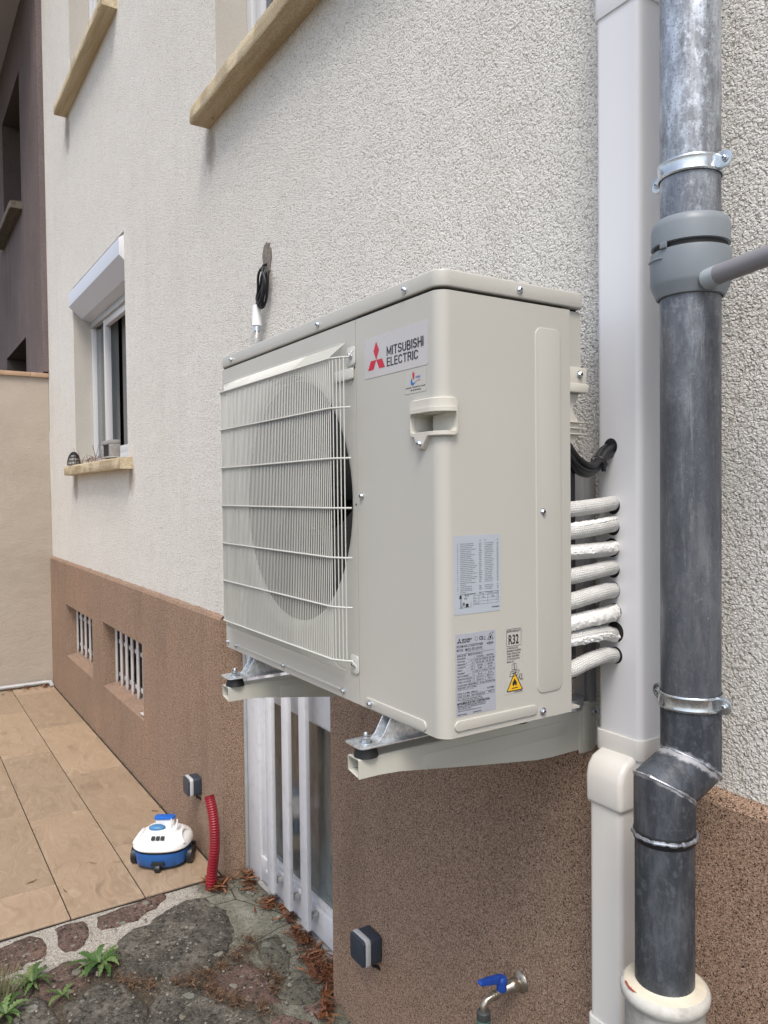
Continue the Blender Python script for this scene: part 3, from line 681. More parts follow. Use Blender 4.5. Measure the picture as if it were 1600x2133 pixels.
# cellar window grilles
for h, n, zt in ((B1, 7, .785), (B2, 8, .81)):
    b = MB(); xa, xb = h[0]+.02, h[1]-.02; pitch = (xb-xa)/(n-1)
    for i in range(n):
        x = xa+pitch*i; w_ = .021
        b.prism([(x-w_, zt), (x+w_, zt), (x+w_, .450), (x+w_*.2, .402), (x-w_, .440)], fnF(.074), 0, .010)
    b.box(xa-.01, xb+.01, .082, .092, .700, .728); b.box(xa-.01, xb+.01, .082, .092, .462, .490)
    gr = b.build('cellar_grille', 'grille_white', H, .002)
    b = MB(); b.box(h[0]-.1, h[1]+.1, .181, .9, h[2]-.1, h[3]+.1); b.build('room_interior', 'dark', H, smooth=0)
    b = MB(); b.box(h[0]+.001, h[1]-.001, .150, .176, h[2]+.03, h[3]-.001); b.build('cellar_pane', 'black', H, smooth=0)
b = MB()
for k in range(3):
    P = [(-3.36+.085*math.cos(q*.42+k)+.012*k, .10+.012*math.sin(q), .60+.10*math.sin(q*.42+k)) for q in range(16)]
    b.tube(P, .006, 6)
cab = b.build('coiled_cable', 'cable'); tag(cab, 'coiled black cable hung behind the bars of the nearer cellar window', 'cable')
b = MB(); b.box(-2.80, -2.72, -.012, .05, .418, .424); b.box(-2.80, -2.72, .045, .05, .418, .50); b.box(-2.725, -2.720, -.012, .05, .418, .48)
cl_ = b.build('metal_clip', 'grille_white', None, .002); tag(cl_, 'small bent white metal piece lying in the nearer cellar window niche', 'bracket')
# cellar door
DR = thing('cellar_door', 'tall white framed cellar door light with three vertical security bars below the unit', 'door', (-.88, .1, 0))
b = MB(); yf = .100
b.box(-1.40, -1.255, yf, yf+.06, .002, 1.19); b.box(-1.255, -.365, yf, yf+.06, .012, .120); b.box(-1.255, -.365, yf, yf+.06, .855, 1.19)
b.build('frame', 'pvc_door', DR, .004)
b = MB(); b.box(-1.255, -1.205, yf+.010, yf+.05, .12, .855); b.box(-1.205, -.365, yf+.014, yf+.05, .120, .140); b.box(-1.205, -.365, yf+.014, yf+.05, .842, .855)
b.build('glazing_bead', 'pvc_door', DR, .003)
b = MB(); b.box(-1.206, -.36, yf+.032, yf+.038, .138, .844); b.build('glass', 'reflect_glass', DR, smooth=0)
for x, zb in ((-1.02, .075), (-.862, .072), (-.705, .066)):
    b = MB(); b.box(x-.030, x+.030, .040, .058, zb, 1.15)
    bar = b.build('security_bar', 'pvc_door', DR, .003)
    b = MB(); b.box(x-.012, x+.012, .0585, yf-.001, zb+.03, zb+.05); b.build('standoff', 'pvc_grey', bar, .002)
for x in (-1.17, -.47):
    b = MB(); b.prism(rrect(x-.022, x+.022, .060, .082, .008), fnF(yf), 0, .006); b.build('drain_cap', 'pvc_door', DR, .002)
b = MB(); b.box(-1.399, -1.385, .085, .0995, 0, 1.18); b.build('sealant_strip', 'pvc_grey', DR, .003)
b = MB(); b.box(-1.40, -.365, .085, .30, -.05, .0015); b.build('threshold', 'concrete', DR, .004)
# garden wall on the left
G = thing('garden_wall', 'peach rendered boundary wall with terracotta coping at the far left end of the terrace', 'wall', (-5.75, -.4, 0))
b = MB(); b.box(-5.97, -5.75, -7, -.002, -.1, 2.848); b.build('wall', 'peach', G, smooth=0)
b = MB(); y = -7
while y < -.1:
    y2 = min(y+.342, -.002); b.box(-6.0, -5.722, y+.003, y2, 2.848, 2.888); y = y2
b.build('coping', 'coping', G, .003)
b = MB(); b.tube([(-5.722, -3.2, .024), (-5.722, -.075, .030), (-5.70, -.045, .028), (-5.64, -.04, -.002)], .019, 12)
pp = b.build('drain_pipe', 'pvc_grey'); tag(pp, 'thin grey pipe lying along the foot of the peach boundary wall', 'pipe')
# neighbour
N = thing('neighbour_house', 'dark mauve rendered neighbouring house beyond the boundary wall at the left edge', 'house', (-7, -.05, 0))
b = MB(); NW = (-8.15, -6.79, 4.78, 6.12, .30); NW2 = (-8.2, -6.70, 2.6, 3.39, .30)
wall_holes(b, -16, -5.97, 0, 9, -.05, [NW, NW2], 1)
wall_holes(b, -5.97, -5.715, 2.8885, 9, -.05, [])
b.add([(-5.715, -.05, 2.9), (-5.715, .1, 2.9), (-5.715, .1, 9), (-5.715, -.05, 9)], [(0, 1, 2, 3)])
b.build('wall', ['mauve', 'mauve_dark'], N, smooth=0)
for h in (NW, NW2):
    b = MB(); b.box(h[0]-.05, h[1]+.05, .25, .9, h[2]-.05, h[3]+.05); b.build('room_interior', 'dark', N, smooth=0)
b = MB(); b.box(-8.15, -6.79, .17, .21, 4.78, 6.12); b.build('shutter', simple('brown_shutter', (.085, .06, .045), .7, 0, .4, 5), N, smooth=0)
sill(-8.3, -6.74, 4.70, 4.775, .12, 'sill_dark', N, -.05)
b = MB(); b.box(-16, -5.5, -1.6, -.051, 6.72, 6.95); b.build('eave_soffit', 'soffit', N, .004)

# ================================================================== AIR CONDITIONER
AC = thing('outdoor_unit', 'large ivory air conditioner outdoor unit with fan guard mounted on the cream wall', 'air conditioner', (.475, -.365, 1.347))
zb, zt = 1.347, 2.079
# fan-side front panel with circular opening
cx, cz, cr_ = .388, 1.735, .266
b = MB(); n = 96; outer = []; inner = []
x0, x1 = .0, .6865
for i in range(n):
    q = 2*math.pi*(i+.5)/n; dx, dz = math.cos(q), math.sin(q)
    t_ = min(((x1-cx) if dx > 0 else (x0-cx))/dx if abs(dx) > 1e-6 else 9, ((zt-cz) if dz > 0 else (zb-cz))/dz if abs(dz) > 1e-6 else 9)
    outer.append((cx+dx*t_, cz+dz*t_)); inner.append((cx+dx*cr_, cz+dz*cr_))
prof = [(cr_+.024, 0.0), (cr_+.014, .0015), (cr_+.006, .006), (cr_, .014), (cr_-.001, .018)]
vs = [(p[0], -.53, p[1]) for p in outer]
for r_, d_ in prof:
    for i in range(n):
        q = 2*math.pi*(i+.5)/n; vs.append((cx+math.cos(q)*r_, -.53+d_, cz+math.sin(q)*r_))
K = len(prof)+1
b.add(vs, [(k*n+i, k*n+(i+1) % n, (k+1)*n+(i+1) % n, (k+1)*n+i) for k in range(K-1) for i in range(n)])
for (xa, za), (xb_, zb_) in (((x0, zb), (x1, zb)), ((x1, zb), (x1, zt)), ((x0, zt), (x0, zb)), ((x1, zt), (x0, zt))):
    b.add([(xa, -.53, za), (xb_, -.53, zb_), (xb_, -.50, zb_), (xa, -.50, za)], [(0, 1, 2, 3)])
for cxx, czz in ((x0, zb), (x1, zb), (x1, zt), (x0, zt)):   # corner triangles left by the ray fan
    near = sorted(range(n), key=lambda i: (outer[i][0]-cxx)**2+(outer[i][1]-czz)**2)[:2]
    a, c = outer[near[0]], outer[near[1]]
    b.add([(a[0], -.53, a[1]), (cxx, -.53, czz), (c[0], -.53, c[1])], [(0, 1, 2)])
b.build('front_panel', 'paint', AC, smooth=30)
b = MB(); b.lathe((cx, -.5125, cz), [(cr_-.0008, 0), (cr_-.007, .025), (cr_-.008, .105)], 96, (0, 1, 0), False); b.build('air_duct', 'fins', AC, smooth=40)
# wrap-round right panel
RC = .022
def wrap(s, z, d):
    s0 = .95-RC; L1 = RC*math.pi/2
    if s <= s0: return (s, -.53-d, z)
    if s <= s0+L1:
        q = (s-s0)/RC; return (s0+math.sin(q)*(RC+d), -.53+RC-math.cos(q)*(RC+d), z)
    return (.95+d, -.53+RC+(s-s0-L1), z)
s_end = .928+RC*math.pi/2+(-.235+.508)
HS0, HS1, HZ0, HZ1 = .8785, .9665, 1.852, 1.8815
ss = [.6885, .75, .82, .8685, HS0]+[HS0+(HS1-HS0)*i/14 for i in range(1, 15)]+[.98, 1.05, 1.12, 1.18, s_end]
ss += [.928+RC*math.pi/2*i/6 for i in range(7)]; ss = sorted(set(round(s, 5) for s in ss))
zs = [zb, 1.5, 1.7, HZ0, HZ1, 1.95, zt]
b = MB(); n = len(ss); vs = [wrap(s, z, 0) for z in zs for s in ss]; fs = []
for j in range(len(zs)-1):
    for i in range(n-1):
        if HS0-1e-4 <= ss[i] and ss[i+1] <= HS1+1e-4 and abs(zs[j]-HZ0) < 1e-4: continue
        fs.append((j*n+i, j*n+i+1, (j+1)*n+i+1, (j+1)*n+i))
b.add(vs, fs)
b.add([wrap(s, zb, 0) for s in ss]+[wrap(s, zb, -.012) for s in ss], [(i, i+1, n+i+1, n+i) for i in range(n-1)])
b.add([wrap(s_end, zb, 0), wrap(s_end, zt, 0), wrap(s_end, zt, -.015), wrap(s_end, zb, -.015)], [(0, 1, 2, 3)])
b.add([wrap(.6885, zb, 0), wrap(.6885, zt, 0), wrap(.6885, zt, -.02), wrap(.6885, zb, -.02)], [(0, 1, 2, 3)])
b.build('service_panel', 'paint', AC, smooth=30)
b = MB(); b.box(.0, .0022, -.528, -.2, zb, zt); b.box(.004, .86, -.205, -.2, zb, zt); b.box(.925, .9435, -.233, -.2, 1.970, zt)
b.box(.001, .94, -.525, -.203, zb+.0, zb+.004); b.box(.003, .938, -.40, -.397, zb+.01, zt)
b.build('casing', 'paint', AC, smooth=0)
b = MB(); fp = [(.0+.006-.002, -.2), (-.002, -.206), (-.002, -.524), (.006, -.532)]+[(.928+.024*math.sin(q), -.508-.024*math.cos(q)) for q in [R(90)*i/8 for i in range(9)]]+[(.952, -.206), (.946, -.2)]
b.prism(fp, lambda u, v, d: (u, v, d), 2.0835, 2.1125); b.build('lid', 'paint', AC, .0035, 3)
b = MB(); b.prism([(.004, -.21), (.004, -.526), (.926, -.526), (.941, -.508), (.941, -.21)], lambda u, v, d: (u, v, d), 2.0, 2.0834); b.build('inner_rim', 'dark', AC, smooth=0)
# fins and fan
b = MB(); b.box(.02, .67, -.405, -.402, 1.39, 2.06); b.build('fin_block', 'fins', AC, smooth=0)
b = MB(); b.lathe((cx, -.485, cz), [(.001, -.012), (.045, -.010), (.062, 0), (.066, .05)], 40, (0, 1, 0)); fan = b.build('fan_hub', 'fan', AC)
for k in range(3):
    b = MB(); vs = []; nr, na = 8, 18
    for i in range(nr+1):
        r_ = .06+(.250-.06)*i/nr
        for j in range(na+1):
            a0 = 2*math.pi*k/3+.25*(r_/.25)**2; q = a0+R(100)*(j/na)*(.72+.36*i/nr)
            vs.append((cx+math.cos(q)*r_, -.502+.085*(1-j/na)+.006*math.sin(i), cz+math.sin(q)*r_))
    b.add(vs, [(i*(na+1)+j, i*(na+1)+j+1, (i+1)*(na+1)+j+1, (i+1)*(na+1)+j) for i in range(nr) for j in range(na)])
    b.build('fan_blade', 'fan', fan)
# fan guard: welded wires
b = MB(); yg = -.578
nw = 79
for i in range(nw):
    x = .112+(.702-.112)*i/(nw-1); yi = yg if x < .675 else yg+.0125*(x-.675)/.027
    b.tube([(x, -.536, 2.040), (x, yi, 2.004), (x, yi, 1.440), (x, -.556, 1.416), (x, -.540, 1.408)] if x < .66 else [(x, yi+.012, 2.006), (x, yi, 2.002), (x, yi, 1.438)], .00108, 6)
for i in range(9):
    t_ = i/9; xc, yc = .064+.048*t_, -.548-.030*t_
    b.tube([(.024+.088*t_, -.536, 2.040), (xc, yc, 2.004), (xc, yc, 1.440), (.03+.08*t_, -.540, 1.408)], .00108, 6)
for z in (2.004, 1.911, 1.817, 1.724, 1.631, 1.538, 1.438):
    P = [(.076, -.540, z), (.092, -.566, z), (.114, yg-.0025, z), (.672, yg-.0025, z), (.700, -.566, z), (.710, -.556, z)]
    if z in (2.004, 1.438): P.append((.7105, -.550, z+(.012 if z > 1.9 else -.012))); P[-2] = (.708, -.558, z)
    b.tube(P, .0019, 8)
b.tube([(.022, -.536, 2.041), (.640, -.536, 2.041)], .0019, 8); b.tube([(.080, -.538, 1.406), (.640, -.538, 1.406)], .0019, 8)
b.build('fan_guard', 'guard', AC, smooth=60)
for zc, s_ in ((2.013, 1), (1.423, -1)):
    b = MB(); b.prism(rrect(.657, .688, zc-.019, zc+.017, .007), fnF(-.53), .0005, .003)
    tb_ = b.build('guard_tab', 'guard', AC, .001); hexscrew(tb_, (.674, -.5335, zc), (0, -1, 0))
b = MB(); b.prism(rrect(.610, .682, 1.968, 1.990, .004), fnF(-.53), .0005, .006); b.build('guard_clip', 'guard', AC, .002)
for z in (2.008, 1.990, 1.436, 1.420, 1.73):
    b = MB(); b.lathe((.683, -.5302, z), [(.0026, 0), (.0024, .0003)], 10, (0, -1, 0)); b.build('pilot_hole', 'dark', AC, smooth=0)
# pressed ribs
b = MB(); b.prism(rrect(.710, .905, 1.358-.0085, 1.358+.0105, .0094), fnF(-.53), -.002, .0028); b.build('pressed_rib', 'paint', AC, .0024, 3)
b = MB(); b.prism(rrect(-.507, -.322, 1.366-.009, 1.366+.009, .0089), fnS(.95), -.002, .0028); b.build('pressed_rib', 'paint', AC, .0024, 3)
for xa, xb_ in ((.080, .338), (.366, .612)):
    b = MB(); b.prism(rrect(xa, xb_, 1.3585, 1.3645, .0029), fnF(-.53), -.002, .0022); b.build('pressed_rib', 'paint', AC, .0015)
b = MB(); b.prism(rrect(-.322, -.259, 1.392, 2.040, .016), fnS(.95), -.002, .0018); b.build('pressed_panel', 'paint', AC, .0018, 3)
# handle (height field wrapped round the corner)
b = MB(); su0, su1 = .872, .9735; nu, nz_ = 110, 130; z0h, z1h = 1.818, 1.9075
def hd(s, z):
    """plateau height of the grip, None outside its outline"""
    def rr(s, z, a, b_, c, d, r):
        qx = max(a+r-s, s-(b_-r), 0); qz = max(c+r-z, z-(d-r), 0); return r-math.hypot(qx, qz) if (a < s < b_ and c < z < d) else -1
    body = rr(s, z, .873, .9725, 1.8425, 1.9065, .009)
    ear = min((s-.883)-(1.846-z)*.55, (.928-s)-(1.846-z)*.80, z-1.822) if z < 1.85 else -1
    m = max(body, ear*.9)
    if m < 0: return 0
    h = .0080*min(1, (m/.0022)) ** .5
    inn = rr(s, z, HS0-.001, HS1+.001, HZ0-.001, HZ1+.001, .007)
    if inn > 0: h -= min(1, inn/.0016)*.058
    if z > 1.880 and z < 1.890 and .880 < s < .966: h += .0035
    return h
vs = []; ids = {}
for j in range(nz_+1):
    for i in range(nu+1):
        s = su0+(su1-su0)*i/nu; z = z0h+(z1h-z0h)*j/nz_
        h = hd(s, z); vs.append(wrap(s, z, h if h != 0 else -.0008))
b.add(vs, [(j*(nu+1)+i, j*(nu+1)+i+1, (j+1)*(nu+1)+i+1, (j+1)*(nu+1)+i) for j in range(nz_) for i in range(nu)])
hn = b.build('carrying_handle', 'abs', AC, smooth=40); hexscrew(hn, (.9035, -.5375, 1.832), (0, -1, 0))
# screws
for x, z in ((.069, 2.097), (.542, 2.097), (.856, 2.0965)): hexscrew(AC, (x, -.532, z), (0, -1, 0))
hexscrew(AC, (.952, -.359, 2.098), (1, 0, 0))
for x, z in ((.705, 1.746), (.012, 1.362), (.071, 1.361), (.352, 1.361), (.626, 1.3605)): hexscrew(AC, (x, -.5302, z), (0, -1, 0))
hexscrew(AC, (.729, -.5328, 1.359), (0, -1, 0))
hexscrew(AC, (.9504, -.306, 1.715), (1, 0, 0)); hexscrew(AC, (.9504, -.308, 1.360), (1, 0, 0))
# valve cover behind the side panel
b = MB(); b.box(.930, .946, -.232, -.187, 1.945, 1.978); b.box(.925, .950, -.234, -.186, 1.932, 1.948)
P = [(-.234, 1.932), (-.200, 1.932), (-.202, 1.921), (-.212, 1.908), (-.213, 1.899), (-.204, 1.886), (-.199, 1.876), (-.1985, 1.853), (-.205, 1.846), (-.212, 1.838), (-.234, 1.830)]
b.prism(P, fnS(.925), 0, .012)
for z in (1.877, 1.866, 1.855): b.box(.922, .943, -.234, -.187, z, z+.0022)
vc = b.build('valve_cover', 'abs', AC, .002); hexscrew(vc, (.947, -.207, 1.965), (1, 0, 0))
b = MB(); b.box(.80, .93, -.24, -.202, 1.40, 1.83); b.build('valve_recess', 'black', AC, smooth=0)
# brand plate
fn = fnF(-.53)
b = MB(); b.prism(rrect(.720, .9185, 1.962, 2.0355, .003), fn, .0002, .0006); st = b.build('brand_sticker', 'sticker', AC, smooth=0)
b = MB(); logo3(b, .7610, 1.9925, .0191, fn, .0009); b.build('emblem', 'logored', st, smooth=0)
def arc(cx_, cz_, rx, rz, a0, a1, n=8): return [(cx_+rx*math.cos(R(a0+(a1-a0)*i/n)), cz_+rz*math.sin(R(a0+(a1-a0)*i/n))) for i in range(n+1)]
GL = {'M': (.78, [[(0, 0), (0, 1)], [(0, 1), (.39, .12)], [(.39, .12), (.78, 1)], [(.78, 1), (.78, 0)]]), 'I': (0, [[(0, 0), (0, 1)]]), 'T': (.56, [[(0, 1), (.56, 1)], [(.28, 1), (.28, 0)]]),
 'S': (.54, [arc(.27, .745, .26, .255, 15, 180)+arc(.27, .70, .26, .20, 190, 265, 3)+arc(.27, .27, .27, .235, 75, -90)+arc(.27, .26, .27, .26, -90, -170)]),
 'U': (.56, [[(0, 1), (0, .27)]+arc(.28, .27, .28, .27, 180, 360)+[(.56, .27), (.56, 1)]]),
 'B': (.54, [[(0, 0), (0, 1)], [(0, 1), (.3, 1)]+arc(.30, .76, .20, .24, 90, -90)+[(0, .52)], [(0, .52), (.3, .52)]+arc(.30, .26, .24, .26, 90, -90)+[(0, 0)]]),
 'H': (.56, [[(0, 0), (0, 1)], [(.56, 0), (.56, 1)], [(0, .52), (.56, .52)]]), 'E': (.46, [[(0, 0), (0, 1)], [(0, 1), (.46, 1)], [(0, .52), (.43, .52)], [(0, 0), (.48, 0)]]),
 'L': (.42, [[(0, 1), (0, 0)], [(0, 0), (.42, 0)]]), 'C': (.56, [arc(.29, .71, .29, .29, 12, 180)+arc(.29, .29, .29, .29, 180, 348)]),
 'R': (.54, [[(0, 0), (0, 1)], [(0, 1), (.32, 1)]+arc(.32, .76, .21, .24, 90, -90)+[(0, .52)], [(.33, .52), (.50, .30), (.54, 0)]])}
def bold(b, word, u, v, h, w, fn, d, th=.185):
    tot = sum(GL[c][0] for c in word)+(len(word)-1)*(th+.115)+th; k = w/tot; pen = th/2; dd = d; ht = (1-th*.86)
    for c in word:
        for pl in GL[c][1]:
            for q in range(len(pl)-1):
                (xa, za_), (xb2, zb2) = pl[q], pl[q+1]; L_ = math.hypot(xb2-xa, zb2-za_) or 1; ex, ez = (xb2-xa)/L_, (zb2-za_)/L_; e = th*.5 if len(pl) == 2 and (abs(ex) < .01 or abs(ez) < .01) else th*.12
                tx, tz = th/2, th*.43; dd += .000004
                A_, B_ = (xa-ex*e, za_-ez*e), (xb2+ex*e, zb2+ez*e)
                b.add([fn(u+(pen+px)*k, v+h*(th*.43+pz*ht), dd) for px, pz in ((A_[0]-ez*tx, A_[1]+ex*tz), (A_[0]+ez*tx, A_[1]-ex*tz), (B_[0]+ez*tx, B_[1]-ex*tz), (B_[0]-ez*tx, B_[1]+ex*tz))], [(0, 1, 2, 3)])
        pen += GL[c][0]+th+.115
b = MB(); bold(b, 'MITSUBISHI', .7955, 1.9942, .0165, .1120, fn, .0009); bold(b, 'ELECTRIC', .7955, 1.9752, .0158, .0960, fn, .0009); b.build('lettering', 'logoink', st, smooth=0)
# installer sticker
b = MB(); b.prism(rrect(.850, .9135, 1.9195, 1.9590, .002), fn, .0002, .0005); st = b.build('installer_sticker', 'sticker2', AC, smooth=0)
b = MB()
b.add([fn(u, v, .0008) for u, v in [(.8745, 1.9465), (.8705, 1.9425), (.8685, 1.9385), (.8695, 1.9350), (.8725, 1.9325), (.8765, 1.9325), (.8800, 1.9350), (.8825, 1.9375), (.8785, 1.9370), (.8755, 1.9362), (.8735, 1.9385), (.8735, 1.9420)]], [list(range(12))[::-1]])
line(b, .8815, 1.9368, .8890, 1.9398, .0007, fn, .0008)
text(b, 'HYDRO', .8835, 1.9435, .0036, fn, .0008, .0140, .02); b.build('blue_drop', 'printblue', st, smooth=0)
b = MB(); b.add([fn(u, v, .0010) for u, v in [(.8752, 1.9575), (.8765, 1.9530), (.8792, 1.9545), (.8800, 1.9500), (.8795, 1.9450), (.8788, 1.9405), (.8770, 1.9440), (.8742, 1.9480), (.8745, 1.9520)]], [list(range(9))])
text(b, '3d', .8905, 1.9385, .0034, fn, .0008, .0052, .01); b.build('red_flame', 'logored', st, smooth=0)
b = MB(); text(b, 'CHAUFFAGE - CLIMATISATION - SOLAIRE', .8530, 1.9282, .0020, fn, .0008, .0575, .03); text(b, '06 49 89 98 62', .8690, 1.9232, .0024, fn, .0008, .0290, .03); b.build('lettering', 'ink', st, smooth=0)
# language label on the side
fs_ = fnS(.95)
b = MB(); b.prism(rrect(-.505, -.405, 1.5495, 1.680, .001), fs_, .0002, .0005); st = b.build('gas_label', 'silverlabel', AC, smooth=0)
b = MB(); rs = random.Random(11)
LG = ['Contains fluorinated greenhouse gases', 'Enthaelt fluorierte Treibhausgase', 'Contient des gaz a effet de serre fluores', 'Bevat gefluoreerde broeikasgassen', 'Contiene gases fluorados de efecto invernadero', 'Contiene gas fluorurati ad effetto serra']
row = 0
for k in range(28):
    z = 1.6655-.00308*k
    if k in (22, 26): text(b, 'efectului de sera', -.4925, z, .0014, fs_, .0008, .012, .02); continue
    wd = .023+.013*rs.random()
    text(b, random.Random(k).choice('ABDEFGIJLMNPRSTU'), -.4985, z, .0015, fs_, .0008, .0014, .03)
    text(b, LG[k % 6], -.4925, z, .0014, fs_, .0008, wd, .02)
    text(b, ('Device', 'Manual', 'Peso', 'Gas', 'Vikt')[k % 5], -.4525, z, .0014, fs_, .0008, .004+.003*rs.random(), .03)
    text(b, ('Tons of CO2 equivalent', 't CO2-Aequivalent', 'equivalent CO2 en t')[k % 3], -.4405, z, .0014, fs_, .0008, .016+.005*rs.random(), .02)
    text(b, ('GWP', 'PRP', 'POT')[k % 3], -.4135, z, .0014, fs_, .0008, .0038, .03)
for u_, w_ in ((-.4510, .003), (-.4400, .003), (-.4128, .003)): text(b, 'g', u_, 1.6705, .0020, fs_, .0008, w_*.8, .02)
b.build('language_list', 'ink_grey', st, smooth=0)
b = MB(); v0 = 1.5600
for z in (1.5640, 1.5690, 1.5740, 1.5790): line(b, -.4650, z, -.4100, z, .0003, fs_, .0008)
for z in (1.5840,): line(b, -.4530, z, -.4100, z, .0003, fs_, .0008)
for u_ in (-.4650, -.4530, -.4340, -.4135, ): line(b, u_, 1.5640, u_, 1.5840 if u_ > -.46 else 1.5790, .0003, fs_, .0008)
line(b, -.4100, 1.5640, -.4100, 1.5840, .0003, fs_, .0008)
text(b, '1 = kg', -.4500, 1.5802, .0022, fs_, .0008, None, .01); text(b, '(1) x (2) = CO2 eq.', -.4325, 1.5802, .0018, fs_, .0008, .0215, .01)
text(b, '2.4', -.4455, 1.5750, .0022, fs_, .0008, None, .02); text(b, '1.62', -.4255, 1.5750, .0022, fs_, .0008, None, .02)
text(b, '(1)', -.4635, 1.5750, .0020, fs_, .0008); text(b, '(2)', -.4635, 1.5700, .0020, fs_, .0008); text(b, '(1)+(2)=kg', -.4645, 1.5650, .0018, fs_, .0008, .0110)
text(b, 'R32', -.4830, 1.5790, .0042, fs_, .0008, None, .0); text(b, 'GWP: 675', -.4735, 1.5812, .0016, fs_, .0008, .014, .02); text(b, '675', -.4845, 1.5742, .0030, fs_, .0008, None, .01)
b.add([fs_(u, v, .0008) for u, v in ((-.4950, 1.5758), (-.4895, 1.5758), (-.4903, 1.5815), (-.4940, 1.5815))], [(0, 1, 2, 3)])
line(b, -.4915, 1.5605, -.4915, 1.5760, .0012, fs_, .0008); line(b, -.4950, 1.5605, -.4700, 1.5610, .0005, fs_, .0008)
b.add([fs_(u, v, .0008) for u, v in ((-.4815, 1.5615), (-.4755, 1.5615), (-.4755, 1.5668), (-.4815, 1.5668))], [(0, 1, 2, 3)])
b.add([fs_(u, v, .0008) for u, v in ((-.4865, 1.5638), (-.4840, 1.5638), (-.4840, 1.5685), (-.4852, 1.5700), (-.4865, 1.5685))], [(0, 1, 2, 3, 4)])
line(b, -.4885, 1.5610, -.4885, 1.5700, .0004, fs_, .0008); line(b, -.4700, 1.5610, -.4700, 1.5700, .0004, fs_, .0008)
text(b, 'BG79G864H01', -.4245, 1.5560, .0020, fs_, .0008, .0160, .03)
b.build('gas_table', 'ink', st, smooth=0)
# rating plate
b = MB(); b.prism([(-.5035, 1.3815), (-.4175, 1.3815), (-.4175, 1.5185), (-.5035, 1.5175)], fs_, .0002, .0005); st = b.build('rating_plate', 'silverlabel2', AC, smooth=0)
b = MB(); T = lambda s, u, v, h, w=None, wt=.01, al='l': text(b, s, u, v, h, fs_, .0008, w, wt, al)
logo3(b, -.4955, 1.5055, .0032, fs_, .0008)
T('MITSUBISHI', -.4895, 1.5062, .0032, .0200, .03); T('ELECTRIC', -.4895, 1.5025, .0030, .0165, .03)
T('CE', -.4535, 1.5040, .0060, .0085, .03); b.lathe((.9508, -.4595, 1.5068), [(.0030, 0), (.0030, .0001)], 24, (1, 0, 0), False)
for i in range(20):
    q = 2*math.pi*i/24+.6; q2 = 2*math.pi*(i+1)/24+.6; line(b, -.4595+.003*math.cos(q), 1.5068+.003*math.sin(q), -.4595+.003*math.cos(q2), 1.5068+.003*math.sin(q2), .0005, fs_, .0008)
line(b, -.4440, 1.5035, -.4395, 1.5035, .0008, fs_, .0008); line(b, -.4440, 1.5050, -.4395, 1.5090, .0004, fs_, .0008); line(b, -.4395, 1.5050, -.4440, 1.5090, .0004, fs_, .0008)
tri = ((-.4350, 1.5025), (-.4225, 1.5025), (-.4288, 1.5135))
for i in range(3): line(b, *tri[i], *tri[(i+1) % 3], .0008, fs_, .0008)
b.add([fs_(u, v, .0008) for u, v in ((-.4305, 1.5040), (-.4270, 1.5040), (-.4268, 1.5065), (-.4286, 1.5095), (-.4308, 1.5062))], [(0, 1, 2, 3, 4)])
T('A2L', -.4255, 1.5120, .0028, .004)
T('ROOM AIR CONDITIONER', -.5010, 1.4950, .0045, .0560, .004); T('MODEL', -.5010, 1.4892, .0040, .0140, .004); T('MXZ-5F102VF3', -.4830, 1.4885, .0046, .0360, .006); T('<H>', -.4370, 1.4935, .0058, .0150, .02)
line(b, -.4830, 1.4870, -.4420, 1.4870, .0003, fs_, .0008); line(b, -.5000, 1.4840, -.4210, 1.4840, .0004, fs_, .0008)
T('SERVICE REF', -.5005, 1.4800, .0030, .0190, .006); T('MXZ-5F102VF3-E1', -.4770, 1.4800, .0034, .0300, .006)
rowsL = ['FUNCTION', 'VOLTAGE', 'FREQUENCY', 'CAPACITY', 'INPUT', 'CURRENT', 'MAX CURRENT', 'OPERATION INDOOR', 'COND. OUTDOOR']
unit = ['', '-N V', 'Hz', 'kW', 'kW', 'A', 'A', 'A', 'C']; c1 = ['COOLING', '220 230 240', '50 50 50', '10.20', '2.80', '12.8 12.3 11.8', '21.4', '27/19 C', '35/24 C']; c2 = ['HEATING', '220 230 240', '50 50 50', '10.50', '2.34', '10.7 10.3 9.8', '21.4', '20/15 C', '7/6 C']
for k in range(9):
    z = 1.4755-.0049*k
    T(rowsL[k], -.5000, z, .0027, min(.030, .0022*len(rowsL[k])), .01)
    if unit[k]: T(unit[k], -.4660, z, .0025, None, .006, 'r')
    T(c1[k], -.4520, z, .0027, min(.021, .0022*len(c1[k])), .01, 'c'); T(c2[k], -.4300, z, .0027, min(.020, .0022*len(c2[k])), .01, 'c')
    line(b, -.4800, z-.0011, -.4190, z-.0011, .0002, fs_, .0008)
line(b, -.4410, 1.4345, -.4410, 1.4785, .0003, fs_, .0008); line(b, -.4640, 1.4345, -.4640, 1.4785, .0003, fs_, .0008)
T('IP CODE IP24 | REFRIGERANT', -.5000, 1.4310, .0028, .044); T('R32 2.4kg / NET WEIGHT 62kg', -.4530, 1.4310, .0028, .034); line(b, -.5, 1.4295, -.419, 1.4295, .0003, fs_, .0008)
T('GWP: 675 / 1.62 T-CO2eq', -.5000, 1.4262, .0028, .040); line(b, -.5, 1.4245, -.466, 1.4245, .0003, fs_, .0008)
T('HP:PS  4.15 MPa', -.5000, 1.4175, .0028, .026); T('SERIAL No.', -.4715, 1.4175, .0028, .014); T('51U04861', -.4210, 1.4195, .0030, .016, .01, 'r'); line(b, -.5, 1.4160, -.419, 1.4165, .0003, fs_, .0008)
T('LP:PS  2.55 MPa', -.5000, 1.4122, .0028, .026); T('YEAR OF MANUFACTURE', -.4715, 1.4122, .0028, .030); T('2025. 01', -.4210, 1.4130, .0030, .014, .01, 'r'); line(b, -.5, 1.4108, -.419, 1.4112, .0003, fs_, .0008)
